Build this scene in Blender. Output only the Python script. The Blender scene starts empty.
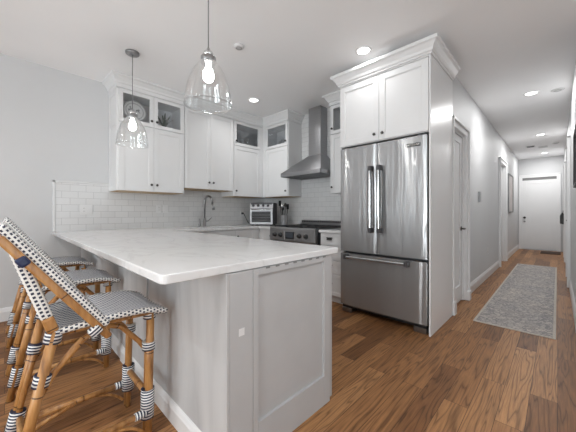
import bpy, bmesh, math, random
from mathutils import Vector, Matrix, Euler
R = math.radians
random.seed(7)
sc = bpy.context.scene
col = sc.collection

# ------------------------------------------------------------------ camera, world, light, exposure
CAM_H, YAW, FPX = 1.136, 44.284, 276.5
cam = bpy.data.objects.new('camera', bpy.data.cameras.new('camera'))
col.objects.link(cam)
cam.location = (0, 0, CAM_H)
cam.rotation_euler = (R(90), 0, R(YAW))
cam.data.sensor_fit = 'HORIZONTAL'
cam.data.sensor_width = 36
cam.data.lens = 36 * FPX / 576
cam.data.shift_y = (212.5 - 216) / 576
cam.data.clip_start = 0.02
sc.camera = cam

sc.view_settings.view_transform = 'Standard'
sc.view_settings.look = 'None'
sc.view_settings.gamma = 1
sc.view_settings.use_curve_mapping = False
sc.view_settings.exposure = -0.04
sc.cycles.use_denoising = True
sc.cycles.max_bounces = 10
sc.cycles.diffuse_bounces = 6
sc.cycles.transparent_max_bounces = 24
sc.cycles.caustics_reflective = False
sc.cycles.caustics_refractive = False
sc.cycles.sample_clamp_indirect = 6

w = bpy.data.worlds.new('world')
sc.world = w
w.use_nodes = True
w.node_tree.nodes['Background'].inputs[0].default_value = (0.96, 0.98, 1.0, 1)
w.node_tree.nodes['Background'].inputs[1].default_value = 1.2

ZC = 2.789                     # ceiling
XW, YB, XP, XH, XR, YE = -4.146, 3.575, -0.829, -0.885, 0.14, 11.276
YREAR, XLIV = -4.4, 2.6
# unseen windows added for daylight, the slits for streaks on the fridge: (wall, centre along the wall, width, z0, z1)
ADDED_WINDOWS = [('rear', -3.72, 0.24, 0.35, 2.35), ('rear', -2.9, 0.24, 0.35, 2.35), ('rear', -1.3, 1.1, 0.35, 2.35),
           ('rear', 0.3, 1.1, 0.35, 2.35), ('left', -1.75, 0.16, 0.5, 2.35), ('left', -3.2, 0.9, 0.5, 2.35),
           ('side', -2.6, 1.2, 0.35, 2.35), ('side', 0.4, 1.2, 0.35, 2.35)]
WIN_W = 27.0                   # watts of daylight per square metre of window
LEFT_W = 14.0
SIDE_W = 9.5  # side windows added to brighten end panel, fridge side and hall
CEIL_FILL_W = 64.0               # upward fill lamps added outside each window to brighten the ceiling
for i, (wall, c, wd, z0, z1) in enumerate(ADDED_WINDOWS):
    l = bpy.data.lights.new('daylight', 'AREA')  # one area lamp outside each added window
    l.shape = 'RECTANGLE'; l.size = wd; l.size_y = z1 - z0
    l.color = (0.90, 0.96, 1.0)
    l.energy = (1.7 if (wall, c) == ('rear', 0.3) else 1.0) * {'rear': WIN_W, 'left': LEFT_W, 'side': SIDE_W}[wall] * wd * (z1 - z0)
    o = bpy.data.objects.new('daylight', l); col.objects.link(o)
    if wall == 'rear':
        o.location = (c, YREAR - 0.14, (z0 + z1) / 2); o.rotation_euler = (R(90), 0, R(180))
        o.rotation_euler = Vector((0, 1, 0)).to_track_quat('-Z', 'Z').to_euler()
    elif wall == 'side':
        o.location = (XLIV + 0.14, c, (z0 + z1) / 2)
        o.rotation_euler = Vector((-1, 0, 0)).to_track_quat('-Z', 'Z').to_euler()
    else:
        o.location = (XW - 0.14, c, (z0 + z1) / 2)
        o.rotation_euler = Vector((1, 0, 0)).to_track_quat('-Z', 'Z').to_euler()
for i, (wall, c, wd, z0, z1) in enumerate(ADDED_WINDOWS):
    l = bpy.data.lights.new('ceiling_fill', 'AREA')
    l.shape = 'RECTANGLE'; l.size = wd; l.size_y = 1.2; l.color = (0.885, 0.953, 1.0)
    l.energy = CEIL_FILL_W * wd * 1.2
    o = bpy.data.objects.new('ceiling_fill', l); col.objects.link(o)
    if wall == 'rear':
        o.location = (c, YREAR - 0.9, z0 - 0.1); d = Vector((0, .75, 1))
    elif wall == 'side':
        o.location = (XLIV + 0.9, c, z0 - 0.1); d = Vector((-.75, 0, 1))
    else:
        o.location = (XW - 0.9, c, z0 - 0.1); d = Vector((.75, 0, 1))
    o.rotation_euler = d.to_track_quat('-Z', 'Y').to_euler()
DOWN_W, HALL_W, BULB_L = 13.0, 18.0, 76.0

# ------------------------------------------------------------------ materials
def nmat(name):
    m = bpy.data.materials.new(name); m.use_nodes = True
    nt = m.node_tree
    return m, nt, nt.nodes['Principled BSDF'], nt.nodes['Material Output']
def S(nt, kind, **kw):
    n = nt.nodes.new(kind)
    for k, v in kw.items():
        if k in n.inputs: n.inputs[k].default_value = v
        else: setattr(n, k, v)
    return n
def L(nt, a, b): nt.links.new(a, b)
def mathn(nt, op, a, b=None, c=None):
    n = nt.nodes.new('ShaderNodeMath'); n.operation = op
    for i, x in enumerate((a, b, c)):
        if x is None: continue
        if isinstance(x, (int, float)): n.inputs[i].default_value = x
        else: L(nt, x, n.inputs[i])
    return n.outputs[0]
def mixc(nt, fac, a, b, mode='MIX'):
    n = nt.nodes.new('ShaderNodeMix'); n.data_type = 'RGBA'; n.blend_type = mode
    for s, x in ((n.inputs['Factor'], fac), (n.inputs['A'], a), (n.inputs['B'], b)):
        if isinstance(x, (int, float)): s.default_value = x
        elif isinstance(x, tuple): s.default_value = x if len(x) == 4 else (*x, 1)
        else: L(nt, x, s)
    return n.outputs['Result']
def ramp(nt, fac, stops):
    n = nt.nodes.new('ShaderNodeValToRGB')
    e = n.color_ramp.elements
    while len(e) < len(stops): e.new(0.5)
    for el, (p, c) in zip(e, stops):
        el.position = p; el.color = c if len(c) == 4 else (*c, 1)
    L(nt, fac, n.inputs[0]); return n.outputs[0]
def coords(nt, scale=(1, 1, 1), kind='Object', rot=(0, 0, 0)):
    tc = nt.nodes.new('ShaderNodeTexCoord'); mp = nt.nodes.new('ShaderNodeMapping')
    mp.inputs['Scale'].default_value = scale; mp.inputs['Rotation'].default_value = rot
    L(nt, tc.outputs[kind], mp.inputs['Vector']); return mp.outputs[0]
def bump(nt, b, h, strength=0.1, dist=0.01):
    n = nt.nodes.new('ShaderNodeBump'); n.inputs['Strength'].default_value = strength; n.inputs['Distance'].default_value = dist
    L(nt, h, n.inputs['Height']); L(nt, n.outputs[0], b.inputs['Normal'])

def paint(name, c, rough=0.5, var=0.03, scale=3, bmp=0.0):
    m, nt, b, _ = nmat(name)
    n = S(nt, 'ShaderNodeTexNoise', Scale=scale, Detail=4.0); L(nt, coords(nt), n.inputs['Vector'])
    lo = tuple(x * (1 - var) for x in c); hi = tuple(min(1, x * (1 + var)) for x in c)
    L(nt, ramp(nt, n.outputs[0], [(0.3, lo), (0.7, hi)]), b.inputs['Base Color'])
    b.inputs['Roughness'].default_value = rough
    if bmp:
        n2 = S(nt, 'ShaderNodeTexNoise', Scale=180.0, Detail=2.0); L(nt, coords(nt), n2.inputs['Vector'])
        bump(nt, b, n2.outputs[0], bmp, 0.002)
    return m
def metal(name, c, rough=0.3, streak=None, wav=0.0, metallic=1.0):
    m, nt, b, _ = nmat(name)
    b.inputs['Metallic'].default_value = metallic
    b.inputs['Roughness'].default_value = rough
    n = S(nt, 'ShaderNodeTexNoise', Scale=1.0, Detail=3.0)
    L(nt, coords(nt, streak or (30, 30, 30)), n.inputs['Vector'])
    L(nt, ramp(nt, n.outputs[0], [(0.25, tuple(x * .93 for x in c)), (0.75, tuple(min(1, x * 1.05) for x in c))]), b.inputs['Base Color'])
    if wav:
        n2 = S(nt, 'ShaderNodeTexNoise', Scale=1.0, Detail=1.0, Distortion=0.3); L(nt, coords(nt, (9.0, 2.0, 0.9)), n2.inputs['Vector'])
        bump(nt, b, n2.outputs[0], wav, 0.02)
    return m
M = {}
M['wall'] = paint('wall_paint', (0.58, 0.584, 0.59), 0.55, 0.015, 2, 0.05)
M['ceiling'] = paint('ceiling_paint', (0.90, 0.90, 0.905), 0.7, 0.01, 2)
M['trim'] = paint('trim_paint', (0.72, 0.72, 0.722), 0.35, 0.015)
M['cab'] = paint('cabinet_paint', (0.72, 0.72, 0.722), 0.32, 0.012)
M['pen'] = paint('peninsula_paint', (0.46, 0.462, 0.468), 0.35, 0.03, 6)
M['wood_bottom'] = paint('raw_wood', (0.50, 0.36, 0.22), 0.6, 0.12, 12)
M['steel'] = metal('brushed_steel', (0.40, 0.40, 0.41), 0.30, (3, 3, 160), 0.0)
M['fridge'] = metal('fridge_steel', (0.43, 0.433, 0.437), 0.24, (160, 160, 3), 0.8, 1.0)
def aniso(m, amount, rough):
    nt = m.node_tree; b = nt.nodes['Principled BSDF']
    b.inputs['Anisotropic'].default_value = amount; b.inputs['Anisotropic Rotation'].default_value = 0.25; b.inputs['Roughness'].default_value = rough
    tg = nt.nodes.new('ShaderNodeTangent'); tg.direction_type = 'UV_MAP'; tg.uv_map = 'UVMap'
    L(nt, tg.outputs[0], b.inputs['Tangent'])
aniso(M['fridge'], 1.0, 0.22)
def broad_lobe(m, fac, c, rough):
    nt = m.node_tree; b = nt.nodes['Principled BSDF']; out = nt.nodes['Material Output']
    b2 = nt.nodes.new('ShaderNodeBsdfPrincipled'); b2.inputs['Base Color'].default_value = (*c, 1); b2.inputs['Metallic'].default_value = 0.75; b2.inputs['Roughness'].default_value = rough
    mx = nt.nodes.new('ShaderNodeMixShader'); mx.inputs[0].default_value = fac
    L(nt, b.outputs[0], mx.inputs[1]); L(nt, b2.outputs[0], mx.inputs[2]); L(nt, mx.outputs[0], out.inputs['Surface'])
broad_lobe(M['fridge'], 0.30, (0.52, 0.525, 0.53), 0.62)
aniso(M['steel'], 0.9, 0.36)
M['chrome'] = metal('polished_metal', (0.72, 0.72, 0.72), 0.12)
M['nickel'] = metal('brushed_nickel', (0.34, 0.34, 0.345), 0.3)
M['knob'] = metal('dark_bronze', (0.10, 0.095, 0.09), 0.35)
M['black'] = paint('black_plastic', (0.012, 0.012, 0.013), 0.4, 0.1)
M['dark'] = paint('dark_grey', (0.05, 0.05, 0.055), 0.5, 0.1)
M['iron'] = paint('cast_iron', (0.02, 0.02, 0.022), 0.55, 0.2, 40)
M['plastic'] = paint('white_plastic', (0.8, 0.8, 0.8), 0.35, 0.01)
M['white'] = paint('white_glaze', (0.82, 0.82, 0.8), 0.2, 0.02)
M['crock'] = paint('crock_grey', (0.20, 0.20, 0.205), 0.4, 0.1)
M['leaf'] = paint('dark_leaf', (0.035, 0.06, 0.035), 0.5, 0.3, 20)
M['tile_trim'] = paint('tile_trim_glaze', (0.66, 0.66, 0.66), 0.18, 0.02)
M['plate_plastic'] = paint('switch_plastic', (0.70, 0.70, 0.70), 0.4, 0.01)
M['slot'] = paint('slot_grey', (0.18, 0.18, 0.18), 0.5, 0.1)
M['navy_tape'] = paint('navy_binding', (0.012, 0.022, 0.07), 0.45, 0.2, 60)
M['mat'] = paint('brown_mat', (0.055, 0.032, 0.022), 0.9, 0.4, 60)
M['vent'] = paint('vent_white', (0.62, 0.62, 0.62), 0.5, 0.05)

def glass(name, tint=(0.93, 0.94, 0.94), edge=0.55, f0=0.05, pw=3.0):
    m, nt, b, out = nmat(name)
    nt.nodes.remove(b)
    tr = S(nt, 'ShaderNodeBsdfTransparent'); tr.inputs[0].default_value = (*tint, 1)
    gl = S(nt, 'ShaderNodeBsdfGlossy'); gl.inputs['Roughness'].default_value = 0.03; gl.inputs[0].default_value = (1, 1, 1, 1)
    lw = S(nt, 'ShaderNodeLayerWeight', Blend=0.5)
    p = mathn(nt, 'POWER', lw.outputs['Facing'], pw)
    n = S(nt, 'ShaderNodeTexNoise', Scale=2.0); L(nt, coords(nt), n.inputs['Vector'])
    k = mathn(nt, 'MULTIPLY_ADD', n.outputs[0], 0.02, f0)
    fac = mathn(nt, 'MULTIPLY_ADD', p, edge, k)
    mx = S(nt, 'ShaderNodeMixShader'); L(nt, fac, mx.inputs[0]); L(nt, tr.outputs[0], mx.inputs[1]); L(nt, gl.outputs[0], mx.inputs[2])
    L(nt, mx.outputs[0], out.inputs['Surface'])
    return m
M['glass'] = glass('pane_glass', (0.93, 0.94, 0.95), 0.5, 0.05)
M['shade'] = glass('blown_glass', (0.965, 0.97, 0.97), 0.85, 0.06, 1.8)
M['winglass'] = glass('window_glass', (0.97, 0.98, 0.98), 0.2, 0.02)
def emit(name, c, s):
    m, nt, b, out = nmat(name)
    b.inputs['Base Color'].default_value = (0.9, 0.9, 0.9, 1)
    n = S(nt, 'ShaderNodeTexNoise', Scale=4.0); L(nt, coords(nt), n.inputs['Vector'])
    L(nt, ramp(nt, n.outputs[0], [(0, c), (1, c)]), b.inputs['Emission Color'])
    b.inputs['Emission Strength'].default_value = s
    return m
M['lamp'] = emit('lamp_lens', (1, 0.99, 0.97), 6.0)
M['bulb'] = emit('bulb_glow', (1, 0.98, 0.95), BULB_L)
M['display'] = paint('display_glass', (0.05, 0.06, 0.075), 0.6, 0.2)

def floor_mat():
    m, nt, b, _ = nmat('oak_floor')
    tc = nt.nodes.new('ShaderNodeTexCoord'); sep = nt.nodes.new('ShaderNodeSeparateXYZ'); L(nt, tc.outputs['Object'], sep.inputs[0])
    cb = nt.nodes.new('ShaderNodeCombineXYZ'); L(nt, sep.outputs['Y'], cb.inputs['X']); L(nt, sep.outputs['X'], cb.inputs['Y'])
    br = S(nt, 'ShaderNodeTexBrick', Scale=1.0); br.offset = 0.37; br.offset_frequency = 2
    br.inputs['Brick Width'].default_value = 1.15; br.inputs['Row Height'].default_value = 0.124
    br.inputs['Mortar Size'].default_value = 0.0012; br.inputs['Mortar Smooth'].default_value = 0.2
    br.inputs['Color1'].default_value = (0, 0, 0, 1); br.inputs['Color2'].default_value = (1, 1, 1, 1); br.inputs['Mortar'].default_value = (0.3, 0.3, 0.3, 1)
    L(nt, cb.outputs[0], br.inputs['Vector'])
    sh = nt.nodes.new('ShaderNodeSeparateColor'); L(nt, br.outputs['Color'], sh.inputs[0]); rnd = sh.outputs[0]
    # per-plank shift of the grain
    row = mathn(nt, 'FLOOR', mathn(nt, 'DIVIDE', sep.outputs['X'], 0.124))
    rr = nt.nodes.new('ShaderNodeTexWhiteNoise'); rr.noise_dimensions = '1D'; L(nt, row, rr.inputs['W'])
    cb2 = nt.nodes.new('ShaderNodeCombineXYZ')
    L(nt, mathn(nt, 'MULTIPLY', sep.outputs['X'], 12.0), cb2.inputs['X'])
    L(nt, mathn(nt, 'MULTIPLY_ADD', sep.outputs['Y'], 0.75, mathn(nt, 'MULTIPLY', rr.outputs['Value'], 17.0)), cb2.inputs['Y'])
    L(nt, mathn(nt, 'MULTIPLY_ADD', rnd, 9.0, mathn(nt, 'MULTIPLY', rr.outputs['Value'], 5.0)), cb2.inputs['Z'])
    n1 = S(nt, 'ShaderNodeTexNoise', Scale=1.0, Detail=2.0, Roughness=0.5, Distortion=0.3); L(nt, cb2.outputs[0], n1.inputs['Vector'])
    rings = mathn(nt, 'FRACT', mathn(nt, 'MULTIPLY', n1.outputs[0], 11.0))
    rings = mathn(nt, 'ABSOLUTE', mathn(nt, 'SUBTRACT', rings, 0.5))           # 0 .. 0.5 contour lines = cathedral grain
    cb3 = nt.nodes.new('ShaderNodeCombineXYZ')
    L(nt, mathn(nt, 'MULTIPLY', sep.outputs['X'], 150.0), cb3.inputs['X']); L(nt, mathn(nt, 'MULTIPLY', sep.outputs['Y'], 7.0), cb3.inputs['Y']); L(nt, rnd, cb3.inputs['Z'])
    n2 = S(nt, 'ShaderNodeTexNoise', Scale=1.0, Detail=3.0, Roughness=0.6); L(nt, cb3.outputs[0], n2.inputs['Vector'])
    base = ramp(nt, rnd, [(0.0, (0.175, 0.080, 0.034)), (0.5, (0.285, 0.138, 0.058)), (1.0, (0.40, 0.208, 0.092))])
    lines = ramp(nt, rings, [(0.0, (0.34, 0.31, 0.29)), (0.15, (0.92, 0.92, 0.92)), (0.5, (1.2, 1.18, 1.14))])
    c1 = mixc(nt, 0.75, base, lines, 'MULTIPLY')
    fine = ramp(nt, n2.outputs[0], [(0.3, (0.62, 0.6, 0.58)), (0.65, (1.15, 1.15, 1.15))])
    c2 = mixc(nt, 0.7, c1, fine, 'MULTIPLY')
    c3 = mixc(nt, br.outputs['Fac'], c2, (0.035, 0.018, 0.01))
    L(nt, c3, b.inputs['Base Color'])
    b.inputs['Specular IOR Level'].default_value = 0.2
    L(nt, ramp(nt, n2.outputs[0], [(0.2, (0.38,) * 3), (0.8, (0.50,) * 3)]), b.inputs['Roughness'])
    bump(nt, b, mathn(nt, 'SUBTRACT', mathn(nt, 'MULTIPLY', n2.outputs[0], 0.3), br.outputs['Fac']), 0.15, 0.002)
    return m
M['floor'] = floor_mat()

def tile_mat(name, axis):
    """white subway tile; axis = the horizontal world axis of the wall"""
    m, nt, b, _ = nmat(name)
    tc = nt.nodes.new('ShaderNodeTexCoord'); sep = nt.nodes.new('ShaderNodeSeparateXYZ'); L(nt, tc.outputs['Object'], sep.inputs[0])
    cb = nt.nodes.new('ShaderNodeCombineXYZ'); L(nt, sep.outputs[axis], cb.inputs['X']); L(nt, mathn(nt, 'SUBTRACT', sep.outputs['Z'], 0.913), cb.inputs['Y'])
    br = S(nt, 'ShaderNodeTexBrick', Scale=1.0); br.offset = 0.5
    br.inputs['Brick Width'].default_value = 0.155; br.inputs['Row Height'].default_value = 0.079
    br.inputs['Mortar Size'].default_value = 0.0016; br.inputs['Mortar Smooth'].default_value = 0.3
    br.inputs['Color1'].default_value = (0.67, 0.67, 0.67, 1); br.inputs['Color2'].default_value = (0.71, 0.71, 0.71, 1); br.inputs['Mortar'].default_value = (0.42, 0.42, 0.42, 1)
    L(nt, cb.outputs[0], br.inputs['Vector'])
    L(nt, br.outputs['Color'], b.inputs['Base Color'])
    b.inputs['Roughness'].default_value = 0.14
    bump(nt, b, mathn(nt, 'SUBTRACT', 1.0, br.outputs['Fac']), 0.35, 0.003)
    return m
M['tile_x'] = tile_mat('subway_tile_back', 'X')
M['tile_y'] = tile_mat('subway_tile_left', 'Y')

def quartz():
    m, nt, b, _ = nmat('white_quartz')
    n = S(nt, 'ShaderNodeTexNoise', Scale=2.2, Detail=6.0, Distortion=1.2); L(nt, coords(nt, (1, 1.6, 1)), n.inputs['Vector'])
    v = mathn(nt, 'ABSOLUTE', mathn(nt, 'SUBTRACT', n.outputs[0], 0.5))
    L(nt, ramp(nt, v, [(0.0, (0.66, 0.66, 0.66)), (0.03, (0.72, 0.72, 0.72)), (0.2, (0.75, 0.75, 0.75))]), b.inputs['Base Color'])
    b.inputs['Roughness'].default_value = 0.16
    return m
M['quartz'] = quartz()

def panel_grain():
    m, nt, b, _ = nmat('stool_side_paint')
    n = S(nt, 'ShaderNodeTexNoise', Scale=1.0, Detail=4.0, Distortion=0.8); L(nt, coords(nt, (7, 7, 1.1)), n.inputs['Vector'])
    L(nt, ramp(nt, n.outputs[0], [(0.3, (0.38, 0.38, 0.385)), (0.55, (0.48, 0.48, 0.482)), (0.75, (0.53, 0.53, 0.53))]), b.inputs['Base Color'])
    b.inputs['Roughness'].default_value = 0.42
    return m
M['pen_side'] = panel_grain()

def weave(name, pitch, fill=0.30, dark=(0.015, 0.022, 0.055), light=(0.80, 0.79, 0.76)):
    m, nt, b, _ = nmat(name)
    tc = nt.nodes.new('ShaderNodeTexCoord'); sep = nt.nodes.new('ShaderNodeSeparateXYZ'); L(nt, tc.outputs['UV'], sep.inputs[0])
    u = mathn(nt, 'DIVIDE', sep.outputs['X'], pitch); v = mathn(nt, 'DIVIDE', sep.outputs['Y'], pitch)
    fu = mathn(nt, 'FLOOR', u)
    v2 = mathn(nt, 'MULTIPLY_ADD', mathn(nt, 'MODULO', mathn(nt, 'ABSOLUTE', fu), 2.0), 0.5, v)
    du = mathn(nt, 'ABSOLUTE', mathn(nt, 'SUBTRACT', mathn(nt, 'FRACT', u), 0.5))
    dv = mathn(nt, 'ABSOLUTE', mathn(nt, 'SUBTRACT', mathn(nt, 'FRACT', v2), 0.5))
    mask = mathn(nt, 'MULTIPLY', mathn(nt, 'LESS_THAN', du, fill), mathn(nt, 'LESS_THAN', dv, fill * 0.95))
    L(nt, mixc(nt, mask, light, dark), b.inputs['Base Color'])
    b.inputs['Roughness'].default_value = 0.42
    bump(nt, b, mathn(nt, 'ADD', du, dv), 0.5, 0.003)
    return m
M['weave_fine'] = weave('woven_seat', 0.0175, 0.31, (0.03, 0.06, 0.15), (0.80, 0.80, 0.80))
M['weave_bold'] = weave('woven_edge', 0.0165, 0.29)
def stripes(name, pitch=0.0135):
    m, nt, b, _ = nmat(name)
    tc = nt.nodes.new('ShaderNodeTexCoord'); sep = nt.nodes.new('ShaderNodeSeparateXYZ'); L(nt, tc.outputs['UV'], sep.inputs[0])
    f = mathn(nt, 'FRACT', mathn(nt, 'ADD', mathn(nt, 'DIVIDE', sep.outputs['Y'], pitch), mathn(nt, 'MULTIPLY', sep.outputs['X'], 0.0)))
    L(nt, mixc(nt, mathn(nt, 'LESS_THAN', f, 0.52), (0.78, 0.78, 0.76), (0.015, 0.022, 0.055)), b.inputs['Base Color'])
    b.inputs['Roughness'].default_value = 0.45
    bump(nt, b, mathn(nt, 'ABSOLUTE', mathn(nt, 'SUBTRACT', f, 0.5)), 0.4, 0.003)
    return m
M['stripe'] = stripes('striped_binding')
def bamboo():
    m, nt, b, _ = nmat('rattan_pole')
    tc = nt.nodes.new('ShaderNodeTexCoord'); sep = nt.nodes.new('ShaderNodeSeparateXYZ'); L(nt, tc.outputs['UV'], sep.inputs[0])
    n = S(nt, 'ShaderNodeTexNoise', Scale=1.0, Detail=4.0); L(nt, coords(nt, (40, 40, 9)), n.inputs['Vector'])
    base = ramp(nt, n.outputs[0], [(0.25, (0.20, 0.085, 0.022)), (0.5, (0.40, 0.19, 0.060)), (0.8, (0.55, 0.30, 0.11))])
    f = mathn(nt, 'ABSOLUTE', mathn(nt, 'SUBTRACT', mathn(nt, 'FRACT', mathn(nt, 'DIVIDE', sep.outputs['Y'], 0.21)), 0.5))
    L(nt, mixc(nt, mathn(nt, 'GREATER_THAN', f, 0.487), base, (0.10, 0.04, 0.012)), b.inputs['Base Color'])
    b.inputs['Roughness'].default_value = 0.33
    return m
M['bamboo'] = bamboo()
def rug_mat():
    m, nt, b, _ = nmat('faded_rug')
    tc = nt.nodes.new('ShaderNodeTexCoord'); sep = nt.nodes.new('ShaderNodeSeparateXYZ'); L(nt, tc.outputs['Object'], sep.inputs[0])
    c = coords(nt, (1, 1, 1))
    vo = S(nt, 'ShaderNodeTexVoronoi', Scale=16.0); vo.feature = 'DISTANCE_TO_EDGE'
    n0 = S(nt, 'ShaderNodeTexNoise', Scale=9.0, Detail=3.0); L(nt, c, n0.inputs['Vector'])
    off = mixc(nt, 0.12, c, n0.outputs['Color'], 'ADD'); L(nt, off, vo.inputs['Vector'])
    motif = mathn(nt, 'LESS_THAN', vo.outputs['Distance'], 0.055)
    n1 = S(nt, 'ShaderNodeTexNoise', Scale=17.0, Detail=4.0, Roughness=0.65, Distortion=1.6); L(nt, c, n1.inputs['Vector'])
    n2 = S(nt, 'ShaderNodeTexNoise', Scale=2.3, Detail=2.0); L(nt, c, n2.inputs['Vector'])
    base = ramp(nt, n2.outputs[0], [(0.35, (0.56, 0.50, 0.45)), (0.65, (0.47, 0.44, 0.42))])
    blot = ramp(nt, n1.outputs[0], [(0.44, (0, 0, 0)), (0.52, (1, 1, 1))])
    col1 = mixc(nt, mathn(nt, 'MULTIPLY', motif, 0.7), base, (0.21, 0.21, 0.215))
    sb = nt.nodes.new('ShaderNodeSeparateColor'); L(nt, blot, sb.inputs[0])
    edge = mathn(nt, 'GREATER_THAN', mathn(nt, 'ABSOLUTE', sep.outputs['X']), 0.20)
    amt = mathn(nt, 'MULTIPLY', sb.outputs[0], mathn(nt, 'MULTIPLY_ADD', edge, 0.16, 0.56))
    col2 = mixc(nt, amt, col1, (0.20, 0.20, 0.21))
    L(nt, col2, b.inputs['Base Color']); b.inputs['Roughness'].default_value = 0.95
    bump(nt, b, n1.outputs[0], 0.4, 0.004)
    return m
M['rug'] = rug_mat()
M['rug_edge'] = paint('rug_binding', (0.50, 0.46, 0.41), 0.95, 0.1, 60)
def art_mat(name, cs, sc_=(1, 3, 2)):
    m, nt, b, _ = nmat(name)
    n = S(nt, 'ShaderNodeTexNoise', Scale=2.0, Detail=5.0, Distortion=0.7); L(nt, coords(nt, sc_), n.inputs['Vector'])
    L(nt, ramp(nt, n.outputs[0], [(0.25, cs[0]), (0.5, cs[1]), (0.75, cs[2])]), b.inputs['Base Color']); b.inputs['Roughness'].default_value = 0.5
    return m
M['art'] = art_mat('abstract_print', [(0.35, 0.31, 0.29), (0.60, 0.55, 0.53), (0.5, 0.52, 0.54)])
M['plate'] = None
def plate_mat():
    m, nt, b, _ = nmat('patterned_platter')
    tc = nt.nodes.new('ShaderNodeTexCoord'); sep = nt.nodes.new('ShaderNodeSeparateXYZ'); L(nt, tc.outputs['Object'], sep.inputs[0])
    n = S(nt, 'ShaderNodeTexNoise', Scale=26.0, Detail=2.0); L(nt, coords(nt), n.inputs['Vector'])
    r = mathn(nt, 'SQRT', mathn(nt, 'ADD', mathn(nt, 'POWER', sep.outputs['Y'], 2.0), mathn(nt, 'POWER', sep.outputs['Z'], 2.0)))
    motif = mathn(nt, 'MULTIPLY', mathn(nt, 'GREATER_THAN', n.outputs[0], 0.55), mathn(nt, 'LESS_THAN', r, 0.085))
    ringm = mathn(nt, 'ADD', mathn(nt, 'LESS_THAN', mathn(nt, 'ABSOLUTE', mathn(nt, 'SUBTRACT', r, 0.113)), 0.006), mathn(nt, 'GREATER_THAN', r, 0.145))
    c1 = mixc(nt, mathn(nt, 'MULTIPLY', motif, 0.75), (0.74, 0.73, 0.71), (0.10, 0.10, 0.10))
    L(nt, mixc(nt, mathn(nt, 'MULTIPLY', ringm, 0.6), c1, (0.22, 0.22, 0.22)), b.inputs['Base Color']); b.inputs['Roughness'].default_value = 0.3
    return m
M['plate'] = plate_mat()

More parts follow.
